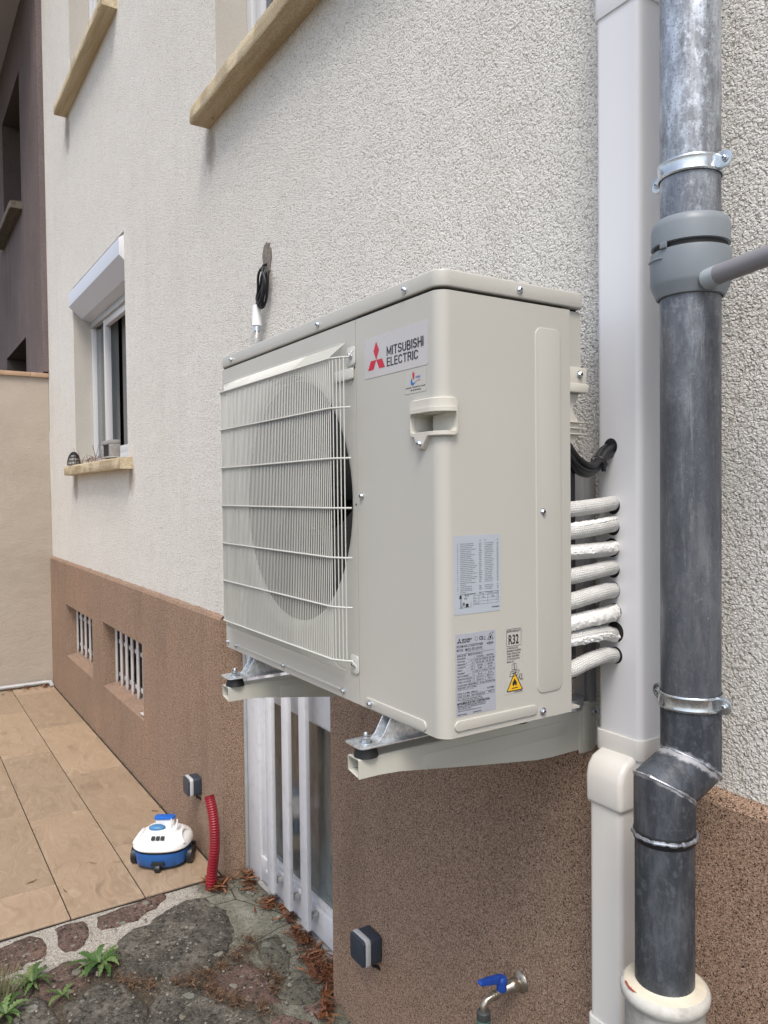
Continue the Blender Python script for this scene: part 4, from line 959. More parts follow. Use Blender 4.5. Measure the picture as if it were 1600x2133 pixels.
T('Note: The power consumption differs', -.5000, 1.4078, .0022, .052, .01); T('in the combination of indoor units.', -.4920, 1.4050, .0022, .046, .01)
T('MITSUBISHI ELECTRIC CORPORATION', -.5005, 1.4005, .0036, .0690, .035)
T('Manufacturer: MITSUBISHI ELECTRIC CORPORATION', -.5000, 1.3975, .0020, .060, .02); T('TOKYO BUILDING, 2-7-3, MARUNOUCHI, CHIYODA-KU,', -.5000, 1.3947, .0020, .060, .01); T('TOKYO 100-8310, JAPAN', -.5000, 1.3919, .0020, .028, .01); T('http://www.mitsubishielectric.com', -.5000, 1.3891, .0019, .050, .01)
T('MADE IN THAILAND', -.5000, 1.3830, .0022, .019, .02); T('VG79M464G03', -.4680, 1.3835, .0022, .018, .02)
b.build('plate_print', 'ink', st, smooth=0)
# refrigerant marks printed on a clear sticker
b = MB(); b.prism(rrect(-.398, -.354, 1.402, 1.520, .002), fs_, .0002, .0004); st = b.build('refrigerant_sticker', 'sticker2', AC, smooth=0)
b = MB(); P = rrect(-.3925, -.3590, 1.4850, 1.5145, .0025, 4)
for i in range(len(P)): line(b, *P[i], *P[(i+1) % len(P)], .0006, fs_, .0008)
T('REFRIGERANT', -.3912, 1.5090, .0040, .0305, .01); T('R32', -.3880, 1.4885, .0165, .0235, .02)
for i, s_ in enumerate(('AS THE HFC32 (R32)', 'REFRIGERANT REQUIRES', 'SPECIAL INSTALLATION', 'WORK, PLEASE REFER', 'TO THE INSTALLATION', 'MANUAL, ETC.')):
    T(s_, -.3922, 1.4800-.0047*i, .0031, (.026, .0325, .0305, .029, .029, .017)[i], .012)
u0, v0 = -.3750, 1.4490
for du in (-1, 1):
    line(b, u0, v0-.0055, u0, v0+.0055, .0005, fs_, .0008); line(b, u0, v0+.0055, u0+du*.0055, v0+.0040, .0005, fs_, .0008); line(b, u0, v0-.0055, u0+du*.0055, v0-.0055, .0009, fs_, .0008); line(b, u0+du*.0055, v0-.0055, u0+du*.0055, v0+.0040, .0005, fs_, .0008)
    line(b, u0+du*.0012, v0-.004, u0+du*.0012, v0+.004, .0004, fs_, .0008)
P = [(-.3860, 1.4325), (-.3745, 1.4320), (-.3675, 1.4335), (-.3635, 1.4415), (-.3720, 1.4410), (-.3830, 1.4405)]
for i in range(len(P)): line(b, *P[i], *P[(i+1) % len(P)], .0008, fs_, .0008)
line(b, -.3810, 1.4370, -.3690, 1.4385, .0012, fs_, .0008); line(b, -.3745, 1.4320, -.3720, 1.4410, .0005, fs_, .0008)
T('A2L', -.3660, 1.4240, .0115, .0110, .0); T('BG79V464G02', -.3755, 1.4035, .0018, .018, .03)
b.build('warning_print', 'ink', st, smooth=0)
b = MB(); b.add([fs_(u, v, .0007) for u, v in ((-.3925, 1.4070), (-.3565, 1.4070), (-.3745, 1.4385))], [(0, 1, 2)]); b.build('warning_triangle', 'yellow', st, smooth=0)
b = MB(); tri = ((-.3925, 1.4070), (-.3565, 1.4070), (-.3745, 1.4385))
for i in range(3): line(b, *tri[i], *tri[(i+1) % 3], .0016, fs_, .0009)
b.add([fs_(u, v, .0009) for u, v in ((-.3775, 1.4145), (-.3800, 1.4180), (-.3795, 1.4215), (-.3768, 1.4245), (-.3745, 1.4290), (-.3730, 1.4250), (-.3700, 1.4215), (-.3695, 1.4180), (-.3718, 1.4145), (-.3738, 1.4175), (-.3755, 1.4175))], [list(range(11))[::-1]])
line(b, -.3815, 1.4115, -.3675, 1.4118, .0014, fs_, .0009); b.build('triangle_print', 'ink', st, smooth=0)
# feet
for xf in (.165, .778):
    b = MB(); w_ = .031
    b.prism(rrect(xf-w_, xf+w_, -.601, -.155, .010, 3), lambda u, v, d: (u, v, d), 1.3045, 1.308)
    for sx in (-1, 1): b.prism([(-.556, 1.308), (-.546, 1.318), (-.527, 1.350), (-.17, 1.350), (-.17, 1.308)], lambda u, v, d, sx=sx: (xf+sx*(.013)+d, u, v), 0, .0025)
    b.build('foot', 'galv', AC, .0015)
# ================================================================== BRACKETS
BR = thing('wall_bracket', 'ivory steel wall bracket under the service side of the unit, nearer one', 'bracket', (.776, 0, 1.285), 'brackets carrying the outdoor unit')
b = MB(); n = 14; vs = []
def webz(y):
    t_ = (y+.598)/.55
    return 1.250 if t_ < .12 else (1.250-.030*(t_-.12)/.38 if t_ < .5 else 1.220-.022*min(1, (t_-.5)/.3))
for i in range(n+1):
    y = -.598+.598*i/n*.995; z = webz(y)
    lip = 1.262 if y < -.58 else 1.262
    vs += [(.757, y, 1.258), (.757, y, 1.2825), (.7595, y, 1.285), (.7925, y, 1.285), (.795, y, 1.2825), (.795, y, z), (.793, y, z), (.793, y, 1.281), (.7915, y, 1.283), (.7605, y, 1.283), (.759, y, 1.281), (.759, y, 1.258)]
k = 12; b.add(vs, [(i*k+j, i*k+(j+1) % k, (i+1)*k+(j+1) % k, (i+1)*k+j) for i in range(n) for j in range(k)]+[list(range(k)), list(range(n*k, n*k+k))[::-1]])
b.add([(.757, -.598, 1.2580), (.790, -.598, 1.2520), (.790, -.02, 1.252), (.757, -.02, 1.258)], [(0, 1, 2, 3)])
b.build('arm', 'paint_arm', BR, smooth=40)
b = MB(); b.prism(rrect(-.46, -.085, 1.238, 1.268, .008), fnS(.795), -.001, .0013); b.build('pressed_panel', 'paint_arm', BR, .001)
b = MB(); b.prism(rrect(-.052, -.001, 1.190, 1.300, .005), fnS(.7952), 0, .003); b.prism(rrect(-.040, -.018, 1.215, 1.29, .006), fnS(.798), 0, .002); b.build('gusset', 'paint_arm', BR, .0012)
b = MB(); b.box(.755, .800, -.022, -.001, 1.295, 1.80); b.box(.765, .790, -.030, -.0221, 1.30, 1.80); b.build('wall_rail', simple('grey_rail', (.26, .26, .28), .4), BR, .002)
hexscrew(BR, (.801, -.012, 1.276), (1, 0, 0), .0065, 'bolt')
b = MB(); b.lathe((.778, -.060, 1.285), [(.027, 0), (.027, .010), (.030, .011), (.030, .024), (.024, .026)], 24); b.build('rear_cap', 'galv', BR)
b = MB(); b.lathe((.782, -.575, 1.285), [(.0225, 0), (.0215, .006), (.0175, .0195)], 28); pad = b.build('rubber_pad', 'rubber', BR)
b = MB(); b.lathe((.782, -.575, 1.308), [(.0125, 0), (.0125, .0012), (.0095, .0016)], 24); b.lathe((.782, -.575, 1.3095), [(.0085, 0), (.0085, .0075), (.0070, .0085)], 6); b.lathe((.782, -.575, 1.318), [(.0042, 0), (.0042, .007), (.0030, .009)], 14); b.build('bolt', 'steel', BR)
b = MB(); b.lathe((.782, -.215, 1.285), [(.0225, 0), (.0175, .0195)], 20); b.build('rubber_pad', 'rubber', BR)
B2_ = tree_copy(BR, (-.613, 0, 0)); B2_['label'] = 'ivory steel wall bracket under the fan side of the unit, above the cellar door'

# ================================================================== PIPES, CABLES
ends = [(.907, 1.726), (.906, 1.684), (.903, 1.638), (.906, 1.600), (.907, 1.554), (.910, 1.511), (.911, 1.467), (.912, 1.425)]
begs = [1.722, 1.679, 1.638, 1.597, 1.552, 1.511, 1.474, 1.429]
labs = ['white insulated refrigerant pipe topmost of the eight, bending up into the trunking', 'second insulated pipe from the top, slightly fuzzy wrap', 'third insulated pipe from the top, with torn white film along its side', 'fourth insulated pipe from the top, smooth braided wrap rising to the trunking',
        'fifth insulated pipe from the top, clean braided wrap bent upward at its end', 'sixth insulated pipe from the top, crumpled torn wrap', 'seventh insulated pipe from the top, torn along its lower edge in an oversized hole', 'lowest of the eight white insulated pipes']
for i, ((xe, ze), zs_) in enumerate(zip(ends, begs)):
    root = thing('insulated_pipe', labs[i], 'pipe', (xe, -.15, ze), 'insulated pipes between unit and trunking')
    lift = (.000, .002, 0, .002, .004, 0, .006, .006)[i]
    drop = (-.006, -.004, -.001, -.006, -.008, -.007, .001, -.014)[i]
    C = [Vector((.90, -.262, zs_+drop*1.4)), Vector((.928, -.225, zs_+drop*.9)), Vector((.933, -.175, zs_+drop*.3+lift*.6)), Vector((.928, -.120, (zs_+ze)/2+lift)), Vector((.914, -.085, ze)), Vector((xe-.006, -.060, ze))]
    P = []
    for k in range(len(C)-1):
        for q in range(8):
            t_ = q/8; p0, p1, p2, p3 = C[max(0, k-1)], C[k], C[k+1], C[min(len(C)-1, k+2)]
            P.append(.5*((2*p1)+(p2-p0)*t_+(2*p0-5*p1+4*p2-p3)*t_*t_+(3*p1-p0-3*p2+p3)*t_**3))
    P.append(C[-1])
    r_ = (.0145, .0152, .0145, .0150, .0158, .0158, .0142, .0152)[i]; rr_ = [r_*(1+.03*noise.noise(Vector((i*7, k*.6, 0)))) for k in range(len(P))]
    b = MB(); b.tube(P, rr_, 28); o = b.build('insulation', 'insul', root, smooth=60)
    me = o.data; uv = me.uv_layers.new(name='UVMap'); n = 28
    Ls = [0]
    for k in range(1, len(P)): Ls.append(Ls[-1]+(P[k]-P[k-1]).length)
    for p in me.polygons:
        for li in p.loop_indices:
            vi = me.loops[li].vertex_index; kk, jj = vi//n, vi % n
            if jj == 0 and any(me.loops[l].vertex_index % n == n-1 for l in p.loop_indices): jj = n
            uv.data[li].uv = (Ls[min(kk, len(Ls)-1)]/.0046, jj/n*22)
    if i in (1, 2, 5, 6):
        b = MB(); side = {1: .9, 2: .25, 5: .1, 6: -.35}[i]; vs = []; m = 60
        for k in range(m+1):
            t_ = 8+(len(P)-10)*k/m; k0 = int(t_); p = P[k0].lerp(P[min(k0+1, len(P)-1)], t_-k0); tg = (P[min(k0+1, len(P)-1)]-P[k0-1]).normalized()
            out = Vector((.8, -.45, 0)); up = Vector((0, 0, 1))
            for j in range(9):
                a = side+(j-4)*(.13 if i != 5 else .24)*(1+.25*noise.noise(Vector((k*.5, i, 0))))
                d = (out*math.cos(a)+up*math.sin(a)); d -= tg*d.dot(tg); d.normalize()
                h = r_*1.0+(.0008+.0040*abs(noise.noise(Vector((k*.55, j*1.4, i*3.1))))+.0022*noise.noise(Vector((k*.9, j*2.4, i)))) if 0 < j < 8 else r_*.94
                vs.append(p+d*h)
        b.add(vs, [(k*9+j, k*9+j+1, (k+1)*9+j+1, (k+1)*9+j) for k in range(m) for j in range(8)]); b.build('torn_wrap', 'foam', root, smooth=25)
cb = thing('cable_bundle', 'bundle of black power cables tied together, curving into the top trunking hole', 'cables', (.9, -.15, 1.81))
for k, (du, dz) in enumerate(((0, 0), (.009, .004), (-.007, .006), (.003, -.009), (-.006, -.006), (.008, -.005))):
    s_ = .8+.1*k
    C = [(.90+du, -.262, 1.875+dz), (.925+du, -.232, 1.838+dz*1.4), (.930+du, -.205, 1.806+dz*1.6), (.925+du, -.165, 1.793+dz*1.2), (.915+du*.7, -.125, 1.802+dz*.8), (.905+du*.9, -.095, 1.824+dz), (.900+du, -.060, 1.838+dz)]
    Cv = [Vector(c) for c in C]; P = []
    for q0 in range(len(Cv)-1):
        for q in range(5):
            t_ = q/5; p0, p1, p2, p3 = Cv[max(0, q0-1)], Cv[q0], Cv[q0+1], Cv[min(len(Cv)-1, q0+2)]
            P.append(.5*((2*p1)+(p2-p0)*t_+(2*p0-5*p1+4*p2-p3)*t_*t_+(3*p1-p0-3*p2+p3)*t_**3))
    P.append(Cv[-1]); b = MB(); b.tube(P, .0062, 12); b.build('cable', 'cable', cb, smooth=60)
b = MB(); A = Vector((0, .68, .55)).normalized(); b.lathe((.914, -.118, 1.806), [(.0165, -.0018), (.0175, -.0018), (.0175, .0018), (.0165, .0018)], 24, A, False, 1, .95); b.box(.928, .934, -.128, -.122, 1.788, 1.806); b.build('cable_tie', 'black', cb)

# ================================================================== TRUNKING
TK = thing('cable_trunking', 'off-white plastic trunking running up the wall beside the metal downpipe', 'trunking', (.92, 0, .6))
def trunk(b, x0, x1, yb, yf, z0, z1, r=.014, grow=0):
    x0 -= grow; x1 += grow; yf -= grow
    P = [(x0, yb)]+[(x0+r-r*math.cos(q), yf+r-r*math.sin(q)) for q in [R(90)*i/5 for i in range(6)]]+[(x1-r+r*math.sin(q), yf+r-r*math.cos(q)) for q in [R(90)*i/5 for i in range(6)]]+[(x1, yb)]
    b.prism(P, lambda u, v, d: (u, v, d), z0, z1)
b = MB(); trunk(b, .867, .974, -.001, -.074, 1.205, 6.5); b.build('upper_cover', 'trunk', TK, smooth=50)
b = MB(); trunk(b, .867, .974, -.0005, -.074, 1.228, 1.268, .015, .0045); b.build('joint_sleeve', 'trunk2', TK, .001)
b = MB(); trunk(b, .867, .974, -.0005, -.074, 2.683, 2.80, .015, .0035); b.build('joint_sleeve', 'trunk', TK, .001)
b = MB(); prof = [(-.021, 1.130), (-.121, 1.130), (-.1225, 1.185), (-.1175, 1.207), (-.104, 1.224), (-.080, 1.2335), (-.0745, 1.234), (-.021, 1.234)]
b.prism(prof, lambda u, v, d: (d, u, v), .876, .9660); b.build('elbow_cover', 'trunk2', TK, .011, 4)
b = MB(); trunk(b, .8805, .9600, -.021, -.116, -.02, 1.145, .013); b.build('lower_cover', 'trunk2', TK, smooth=50)
b = MB(); trunk(b, .8805, .9600, -.0205, -.116, .655, .700, .014, .004); b.build('joint_sleeve', 'trunk2', TK, .001)
for i, (xe, ze) in enumerate(ends+[(.901, 1.838)]):
    ex = (0, 0, .002, 0, 0, 0, .004, 0, 0)[i]
    b = MB(); b.lathe((xe+.003, -.0742, ze-(.005 if i in (0, 1, 3) else -.004 if i == 6 else 0)), [(.0168+ex, 0), (.0166+ex, .0004)], 28, (0, -1, 0)); b.build('cable_hole', 'dark', TK, smooth=0)

# ================================================================== DOWNPIPE
DP = thing('downpipe', 'weathered zinc rain downpipe with soldered offset bend, right of the trunking', 'downpipe', (1.107, -.106, .5))
ax, ay = 1.107, -.106; lx, ly = 1.104, -.174
b = MB(); b.tube([(ax, ay, 6.5), (ax, ay, 2.61)], .0515, 40, False); b.tube([(ax, ay, 2.63), (ax, ay, 2.19)], .0495, 40, False); b.tube([(ax, ay, 2.12), (ax, ay, 1.33)], .050, 40, False); b.build('upper_pipe', 'zinc', DP, smooth=50)
b = MB(); b.tube([(ax, ay, 1.372), (ax, ay, 1.272), (lx, ly, 1.242), (lx, ly, 1.168)], .0505, 48, False); b.build('offset_bend', 'zinc_dark', DP, smooth=30)
b = MB(); b.tube([(lx, ly, 1.170), (lx, ly, .86)], .0490, 40, False); b.build('lower_pipe', mk_zinc('mid_zinc', (.078, .088, .102), .45, .4, .25, .6, .10), DP, smooth=50)
b = MB()
a1 = Vector((0, 0, -1)); a2 = (Vector((lx, ly, 1.242))-Vector((ax, ay, 1.272))).normalized()
for c0, u1_, u2_ in ((Vector((ax, ay, 1.272)), a1, a2), (Vector((lx, ly, 1.242)), a2, a1)):
    nrm = (u1_+u2_).normalized(); P = []
    for i in range(61):
        q = 2*math.pi*i/60; d = Vector((math.cos(q), math.sin(q), 0))
        # intersect the vertical cylinder with the mitre plane
        z_ = -(d.x*nrm.x+d.y*nrm.y)*.0507/nrm.z; P.append(c0+Vector((d.x*.0507, d.y*.0507, z_)))
    b.tube(P, [.0012+.0048*max(0, noise.noise(Vector((i*.35, c0.z*9, 0))))+.0016*abs(noise.noise(Vector((i*1.7, 3, 0)))) for i in range(61)], 7, False)
b.build('solder_seam', 'solder', DP, smooth=30)
b = MB(); b.lathe((lx, ly, 0), [(.0500, 1.1745), (.0515, 1.1700), (.0520, 1.158), (.0500, 1.1535)], 48, cap=False); b.build('joint_tar', 'black', DP)
b = MB(); P = [(lx+.0515*math.cos(2*math.pi*i/60), ly+.0515*math.sin(2*math.pi*i/60), 1.165+.0025*noise.noise(Vector((math.cos(2*math.pi*i/60)*2, math.sin(2*math.pi*i/60)*2, 4)))) for i in range(61)]
b.tube(P, [.0036*(1+.9*noise.noise(Vector((i*.8, 2, 0)))) for i in range(61)], 8, False); b.build('solder_ring', 'solder', DP, smooth=30)
def clamp(z, nm):
    b = MB(); b.lathe((ax, ay, z), [(.0515, -.0135), (.0535, -.0135), (.0545, -.010), (.0530, -.006), (.0530, .006), (.0545, .010), (.0535, .0135), (.0515, .0135)], 48, cap=False)
    for s_ in (-1, 1):
        b.prism([(u*s_+ax, v+z) for u, v in [(.050, -.0135), (.056, -.0150)]+[(.064+.0145*math.cos(q), .0148*math.sin(q)) for q in [R(-70+20*i) for i in range(8)]]+[(.056, .0150), (.050, .0135)]], fnF(ay-.0015), -.0035, .0)
    c_ = b.build('pipe_clamp', 'steel', DP, .0008)
    for s_ in (-1, 1): hexscrew(c_, (ax+s_*.0665, ay-.0017, z), (0, -1, 0), .0048)
    return c_
clamp(2.297, 'u'); clamp(1.386, 'l')
b = MB(); b.lathe((ax, ay, 0), [(.0515, 2.212), (.0575, 2.213), (.0625, 2.208), (.0645, 2.198), (.0645, 2.169), (.0600, 2.168), (.0600, 2.160), (.0652, 2.158), (.0665, 2.150), (.0655, 2.106), (.0635, 2.100), (.0560, 2.082), (.0520, 2.081)], 56, cap=False)
col = b.build('rain_collector', 'collector', DP, smooth=40)
b = MB(); b.lathe((ax, ay, 0), [(.0602, 2.1602), (.0602, 2.1678)], 56, cap=False); b.build('slot', 'dark', col, smooth=0)
b = MB()
for k in range(5):
    q = R(-98+k*2.2); b.box(ax+.0655*math.cos(q)-.001, ax+.0655*math.cos(q)+.001, ay+.0655*math.sin(q)-.004, ay+.0655*math.sin(q)+.001, 2.158, 2.168)
P = [(ax+.0665*math.cos(R(a)), ay+.0665*math.sin(R(a)), 2.145-.00008*(a+120)) for a in range(-140, -92, 4)]; b.tube(P, .0022, 6); b.build('catch', 'collector', col, .0005)
b = MB(); b.tube([(1.160, -.136, 2.098), (1.185, -.142, 2.099)], [.0165, .0165], 20); b.build('outlet_stub', simple('pale_grey_plastic', (.36, .40, .43), .45), col)
b = MB(); b.tube([(1.180, -.141, 2.099), (1.26, -.155, 2.102), (1.45, -.17, 2.112), (1.8, -.17, 2.118)], .0160, 24); ot = b.build('overflow_pipe', 'greypipe'); tag(ot, 'mauve grey plastic overflow pipe leaving the rain collector at the right edge', 'pipe')
# socket at the foot
DS = thing('drain_socket', 'cream clay drain socket with chipped rim receiving the foot of the downpipe', 'drain pipe', (lx, ly, 0))
b = MB(); b.lathe((lx, ly, 0), [(.066, -.05), (.066, .80), (.0655, .872), (.0685, .879), (.0728, .884), (.0742, .892), (.0722, .900), (.067, .9035)], 64, cap=False); b.build('pipe_body', 'clay', DS, smooth=50)
b = MB(); b.lathe((lx, ly, 0), [(.0685, .9025), (.064, .9050), (.0540, .9060), (.0495, .9085), (.046, .912)], 64, cap=False); b.build('mastic_collar', 'filler', DS, smooth=60)
b = MB(); rs = random.Random(2); P = []
for i in range(18):
    q = 2*math.pi*i/18; a_ = R(-112)+math.cos(q)*R(13)*(1+.3*rs.random()); r2 = .0655+math.sin(q)*.0030*(1+.6*rs.random()); P.append((lx+r2*math.cos(a_), ly+r2*math.sin(a_), .9052-.2*abs(r2-.0625)))
b.add(P, [list(range(18))]); b.build('chip', 'terracotta', DS, smooth=0)

# ================================================================== SOCKETS, TAP
SK = thing('wall_socket', 'anthracite weatherproof box with pale stripe, on the plinth beside the cellar door', 'wall socket', (-.09, -.02, .33), 'weatherproof boxes on the plinth')
b = MB(); b.prism(rrect(-.132, -.046, .290, .376, .014), fnF(0), .0205, .062); b.build('housing', 'anthracite', SK, .004, 3)
b = MB(); b.prism(rrect(-.1335, -.0445, .2885, .3775, .015), fnF(0), .062, .079); b.build('stripe', 'lightgrey', SK, .003, 2)
b = MB(); b.prism(rrect(-.131, -.047, .291, .375, .013), fnF(0), .079, .088); b.build('lid', 'anthracite', SK, .004, 3)
b = MB(); b.tube([(-.075, -.040, .292), (-.072, -.038, .275), (-.066, -.024, .268), (-.064, -.016, .258)], .005, 8); b.build('cable_gland', 'cable', SK)
S2 = tree_copy(SK, (-1.632, 0, -.006)); S2['label'] = 'anthracite weatherproof box with pale stripe, above the pool cleaner near the red conduit'
TP = thing('garden_tap', 'nickel garden tap with blue lever on the brown plinth', 'tap', (.577, -.02, .565))
b = MB(); b.lathe((.577, -.020, .567), [(.026, -.002), (.024, .003), (.017, .006), (.0135, .010), (.0165, .014), (.0165, .030), (.0135, .034), (.0135, .046), (.011, .050), (.011, .062)], 24, (-.12, -1, -.12))
b.tube([(.571, -.078, .558), (.568, -.100, .555), (.566, -.118, .551), (.566, -.126, .543), (.566, -.128, .530), (.566, -.128, .515)], .0088, 16)
for yy_ in (-.090, -.097): b.lathe((.5695, yy_, .5565), [(.0115, 0), (.0115, .004)], 20, (-.12, -1, -.12))
b.build('body', 'chrome', TP, smooth=50)
b = MB(); b.lathe((.571, -.076, .562), [(.0125, 0), (.013, .018), (.0145, .026), (.011, .034), (.004, .036)], 18, (0, 0, 1))
b.prism([(-.068, .592), (-.060, .578), (-.075, .577), (-.098, .587), (-.128, .594), (-.143, .598), (-.147, .604), (-.142, .608), (-.120, .607), (-.092, .603), (-.075, .600)], lambda u, v, d: (.571+d, u, v), -.0075, .0075); b.build('lever', 'tapblue', TP, .0025)
b = MB(); b.lathe((.566, -.128, 0), [(.0130, .531), (.0165, .528), (.0165, .512), (.0155, .510)], 24); b.build('hose_nut', 'hosegrey', TP)
b = MB(); b.lathe((.566, -.128, 0), [(.0155, .510), (.0168, .508), (.0168, .470), (.0150, .455), (.0115, .445), (.0115, .0)], 24); hc = b.build('garden_hose', 'hosegreen'); tag(hc, 'green hose connector hanging below the tap at the bottom edge', 'hose')

# ================================================================== HANGING BULB
HB = thing('hanging_bulb', 'bare bulb in white holder hanging from a coiled black cable at the wall hole', 'bulb', (-.87, -.03, 2.5))
b = MB(); P = [(-.868, .0, 2.658), (-.868, -.018, 2.650), (-.852, -.032, 2.630)]
for i in range(75):
    q = math.pi/2-i*2*math.pi/24; k = i/74; cx_ = -.850-.004*math.sin(i); ra = .036+.006*math.sin(i*.9)
    P.append((cx_+ra*math.cos(q)+.020*math.sin(q), -.034+.010*math.cos(q*1.0+k*5), 2.555+(.074-.012*k)*math.sin(q)))
P += [(-.895, -.035, 2.515), (-.902, -.034, 2.495)]
b.tube(P, .0052, 8); b.build('cable', 'cable', HB, smooth=60)
b = MB(); b.lathe((-.903, -.034, 0), [(.008, 2.502), (.0165, 2.497), (.0175, 2.470), (.0190, 2.440), (.0205, 2.424), (.0205, 2.418), (.013, 2.417)], 24); b.build('lamp_holder', 'white', HB)
b = MB(); b.lathe((-.903, -.034, 0), [(.0125, 2.417), (.0130, 2.398)], 20); b.build('bulb_cap', 'steel', HB)
b = MB(); b.lathe((-.903, -.034, 0), [(.0125, 2.398), (.016, 2.388), (.025, 2.368), (.029, 2.350), (.027, 2.333), (.018, 2.321), (.004, 2.317)], 28); b.build('bulb_glass', 'bulbglass', HB, smooth=60)

# ================================================================== THINGS ON THE LEFT WINDOW SILL
b = MB(); c0 = Vector((-4.40, -.055, 1.995)); 
for k in range(12):
    q = math.pi*k/12; P = [c0+Vector((.10*math.cos(q)*math.cos(a), .045*math.sin(q)*math.cos(a)-.0, .10*math.sin(a))) for a in [math.pi*i/12 for i in range(13)]]; b.tube(P, .0022, 5)
for z_ in (.0, .03, .058, .082, .096):
    r_ = math.sqrt(max(0, .01-z_*z_)); b.tube([c0+Vector((r_*math.cos(2*math.pi*i/24), r_*.45*math.sin(2*math.pi*i/24), z_)) for i in range(25)], .0026, 5, False)
cg = b.build('wire_basket', 'wire'); tag(cg, 'small dark wire cage upturned at the left end of the window sill', 'basket')
b = MB(); rs = random.Random(9)
for k in range(46):
    x = -4.45+rs.random()*.95; y = -.07+rs.random()*.09; L_ = .05+rs.random()*.13; a = rs.random()*6.28; el = rs.random()*.35 if k > 6 else .9+rs.random()*.5
    p = Vector((x, y, 1.997+rs.random()*.02)); d = Vector((math.cos(a)*math.cos(el), math.sin(a)*math.cos(el)*.3, math.sin(el)))*L_
    b.tube([p, p+d*.5+Vector((0, 0, .008)), p+d], [.0022, .0018, .001], 5)
tw = b.build('dry_twigs', 'twig'); tag(tw, 'loose pile of dry brown twigs on the left window sill', 'twigs', kind='stuff')
BK = thing('hollow_block', 'small grey hollow concrete block standing at the right end of the window sill', 'block', (-3.3, -.02, 2.0))
b = MB(); xa, xb_, ya_, yb_, za, zb_ = -3.49, -3.235, -.055, .010, 2.0, 2.118; th = .027
b.box(xa, xb_, ya_, yb_, za, za+th*.5); b.box(xa, xb_, ya_, yb_, zb_-th, zb_); b.box(xa, xa+th*1.6, ya_, yb_, za+th*.5, zb_-th); b.box(xb_-th*1.6, xb_, ya_, yb_, za+th*.5, zb_-th)
b.build('shell', 'concrete', BK, .004)
b = MB(); b.box(xa+.03, xb_-.03, ya_+.008, yb_-.006, za+.012, zb_-.02); b.build('web', 'dark', BK, smooth=0)  # black panel filling the hole stands in for its shade

# ================================================================== POOL CLEANER
PR = thing('pool_cleaner', 'white and blue robotic pool cleaner parked on the terrace tiles against the plinth', 'pool cleaner', (-1.705, -.205, 0))
RX = Vector((.54, .84, 0)); FX = Vector((.84, -.54, 0)); O_ = Vector((-1.705, -.205, 0))
def rp(r, f, z): return O_+RX*r+FX*f+Vector((0, 0, z))
def rlathe(b, prof, n=48, a=1., c=.92):
    vs = []
    for r_, z in prof:
        for j in range(n):
            q = 2*math.pi*j/n; cc, ss_ = math.cos(q), math.sin(q)
            e = 1/((abs(cc)**2.6+abs(ss_)**2.6)**(1/2.6)); vs.append(rp(r_*a*cc*e, r_*c*ss_*e, z))
    K = len(prof)
    b.add(vs, [(i*n+j, i*n+(j+1) % n, (i+1)*n+(j+1) % n, (i+1)*n+j) for i in range(K-1) for j in range(n)]+[list(range(n))[::-1], list(range((K-1)*n, K*n))])
b = MB(); rlathe(b, [(.108, .012), (.120, .020), (.130, .070), (.131, .080)]); b.build('lower_body', 'blue', PR, smooth=45)
b = MB(); rlathe(b, [(.126, .080), (.126, .092)]); b.build('gasket', 'black', PR, smooth=30)
b = MB(); rlathe(b, [(.132, .092), (.136, .097), (.135, .112), (.122, .130), (.092, .147), (.080, .150), (.074, .160), (.058, .166), (.002, .168)]); sh_ = b.build('upper_shell', 'white', PR, smooth=35)
for s_ in (-1, 1):
    b = MB(); P = [rp(s_*(.118-.045*math.sin(t_)*.55), .02+.055*math.cos(t_), .118+.035*math.sin(t_)) for t_ in [math.pi*i/10 for i in range(11)]]; b.tube(P, .008, 8); b.build('grab_loop', 'white', sh_, smooth=60)
b = MB()
for k in range(3): 
    p = [rp(-.030+.022*k+u, .100-.018*w_, .139+.0125*w_) for u, w_ in ((0, 0), (.018, 0), (.018, 1), (0, 1))]; b.add([q+Vector((0, 0, .004))+FX*.004 for q in p], [(0, 1, 2, 3)])
b.build('vent', 'black', sh_, smooth=0)
b = MB(); vs = []
def blob(b, c, rx, rf, rz, n=20):
    vs = []
    for i in range(9):
        t_ = math.pi*i/8
        for j in range(n):
            q = 2*math.pi*j/n; vs.append(c+RX*(rx*math.sin(t_)*math.cos(q))+FX*(rf*math.sin(t_)*math.sin(q))+Vector((0, 0, rz*math.cos(t_))))
    b.add(vs, [(i*n+j, i*n+(j+1) % n, (i+1)*n+(j+1) % n, (i+1)*n+j) for i in range(8) for j in range(n)])
b = MB(); P = rrect(-.046, .052, -.043, .003, .017); b.prism(P, lambda u, v, d: rp(u, v, d), .196, .208); b.build('handle_plate', 'blue2', PR, .004)
b = MB(); b.prism(rrect(-.040, .050, -.038, -.004, .010), lambda u, v, d: rp(u, v, d), .166, .197); b.build('handle_stem', 'white', PR, .003)
b = MB(); blob(b, rp(-.020, .030, .172), .040, .024, .014); b.build('power_knob', 'blue3', PR, smooth=60)
b = MB()
for r0 in (.040, .068): b.prism([(r0, .165), (r0+.006, .165), (r0+.010, .205), (r0+.004, .212)], lambda u, v, d: rp(u, .02+d, v), 0, .008)
b.build('latch_hook', 'white', PR, .001)
for r0, f0, rr0 in ((-.132, .015, .038), (.132, .015, .038), (-.120, -.07, .03), (.120, -.07, .03)):
    b = MB(); c_ = rp(r0, f0, rr0); b.lathe(c_, [(rr0*.6, -.014), (rr0, -.012), (rr0, .012), (rr0*.6, .014), (rr0*.25, .013)], 28, RX); b.build('wheel', 'black', PR, smooth=40)
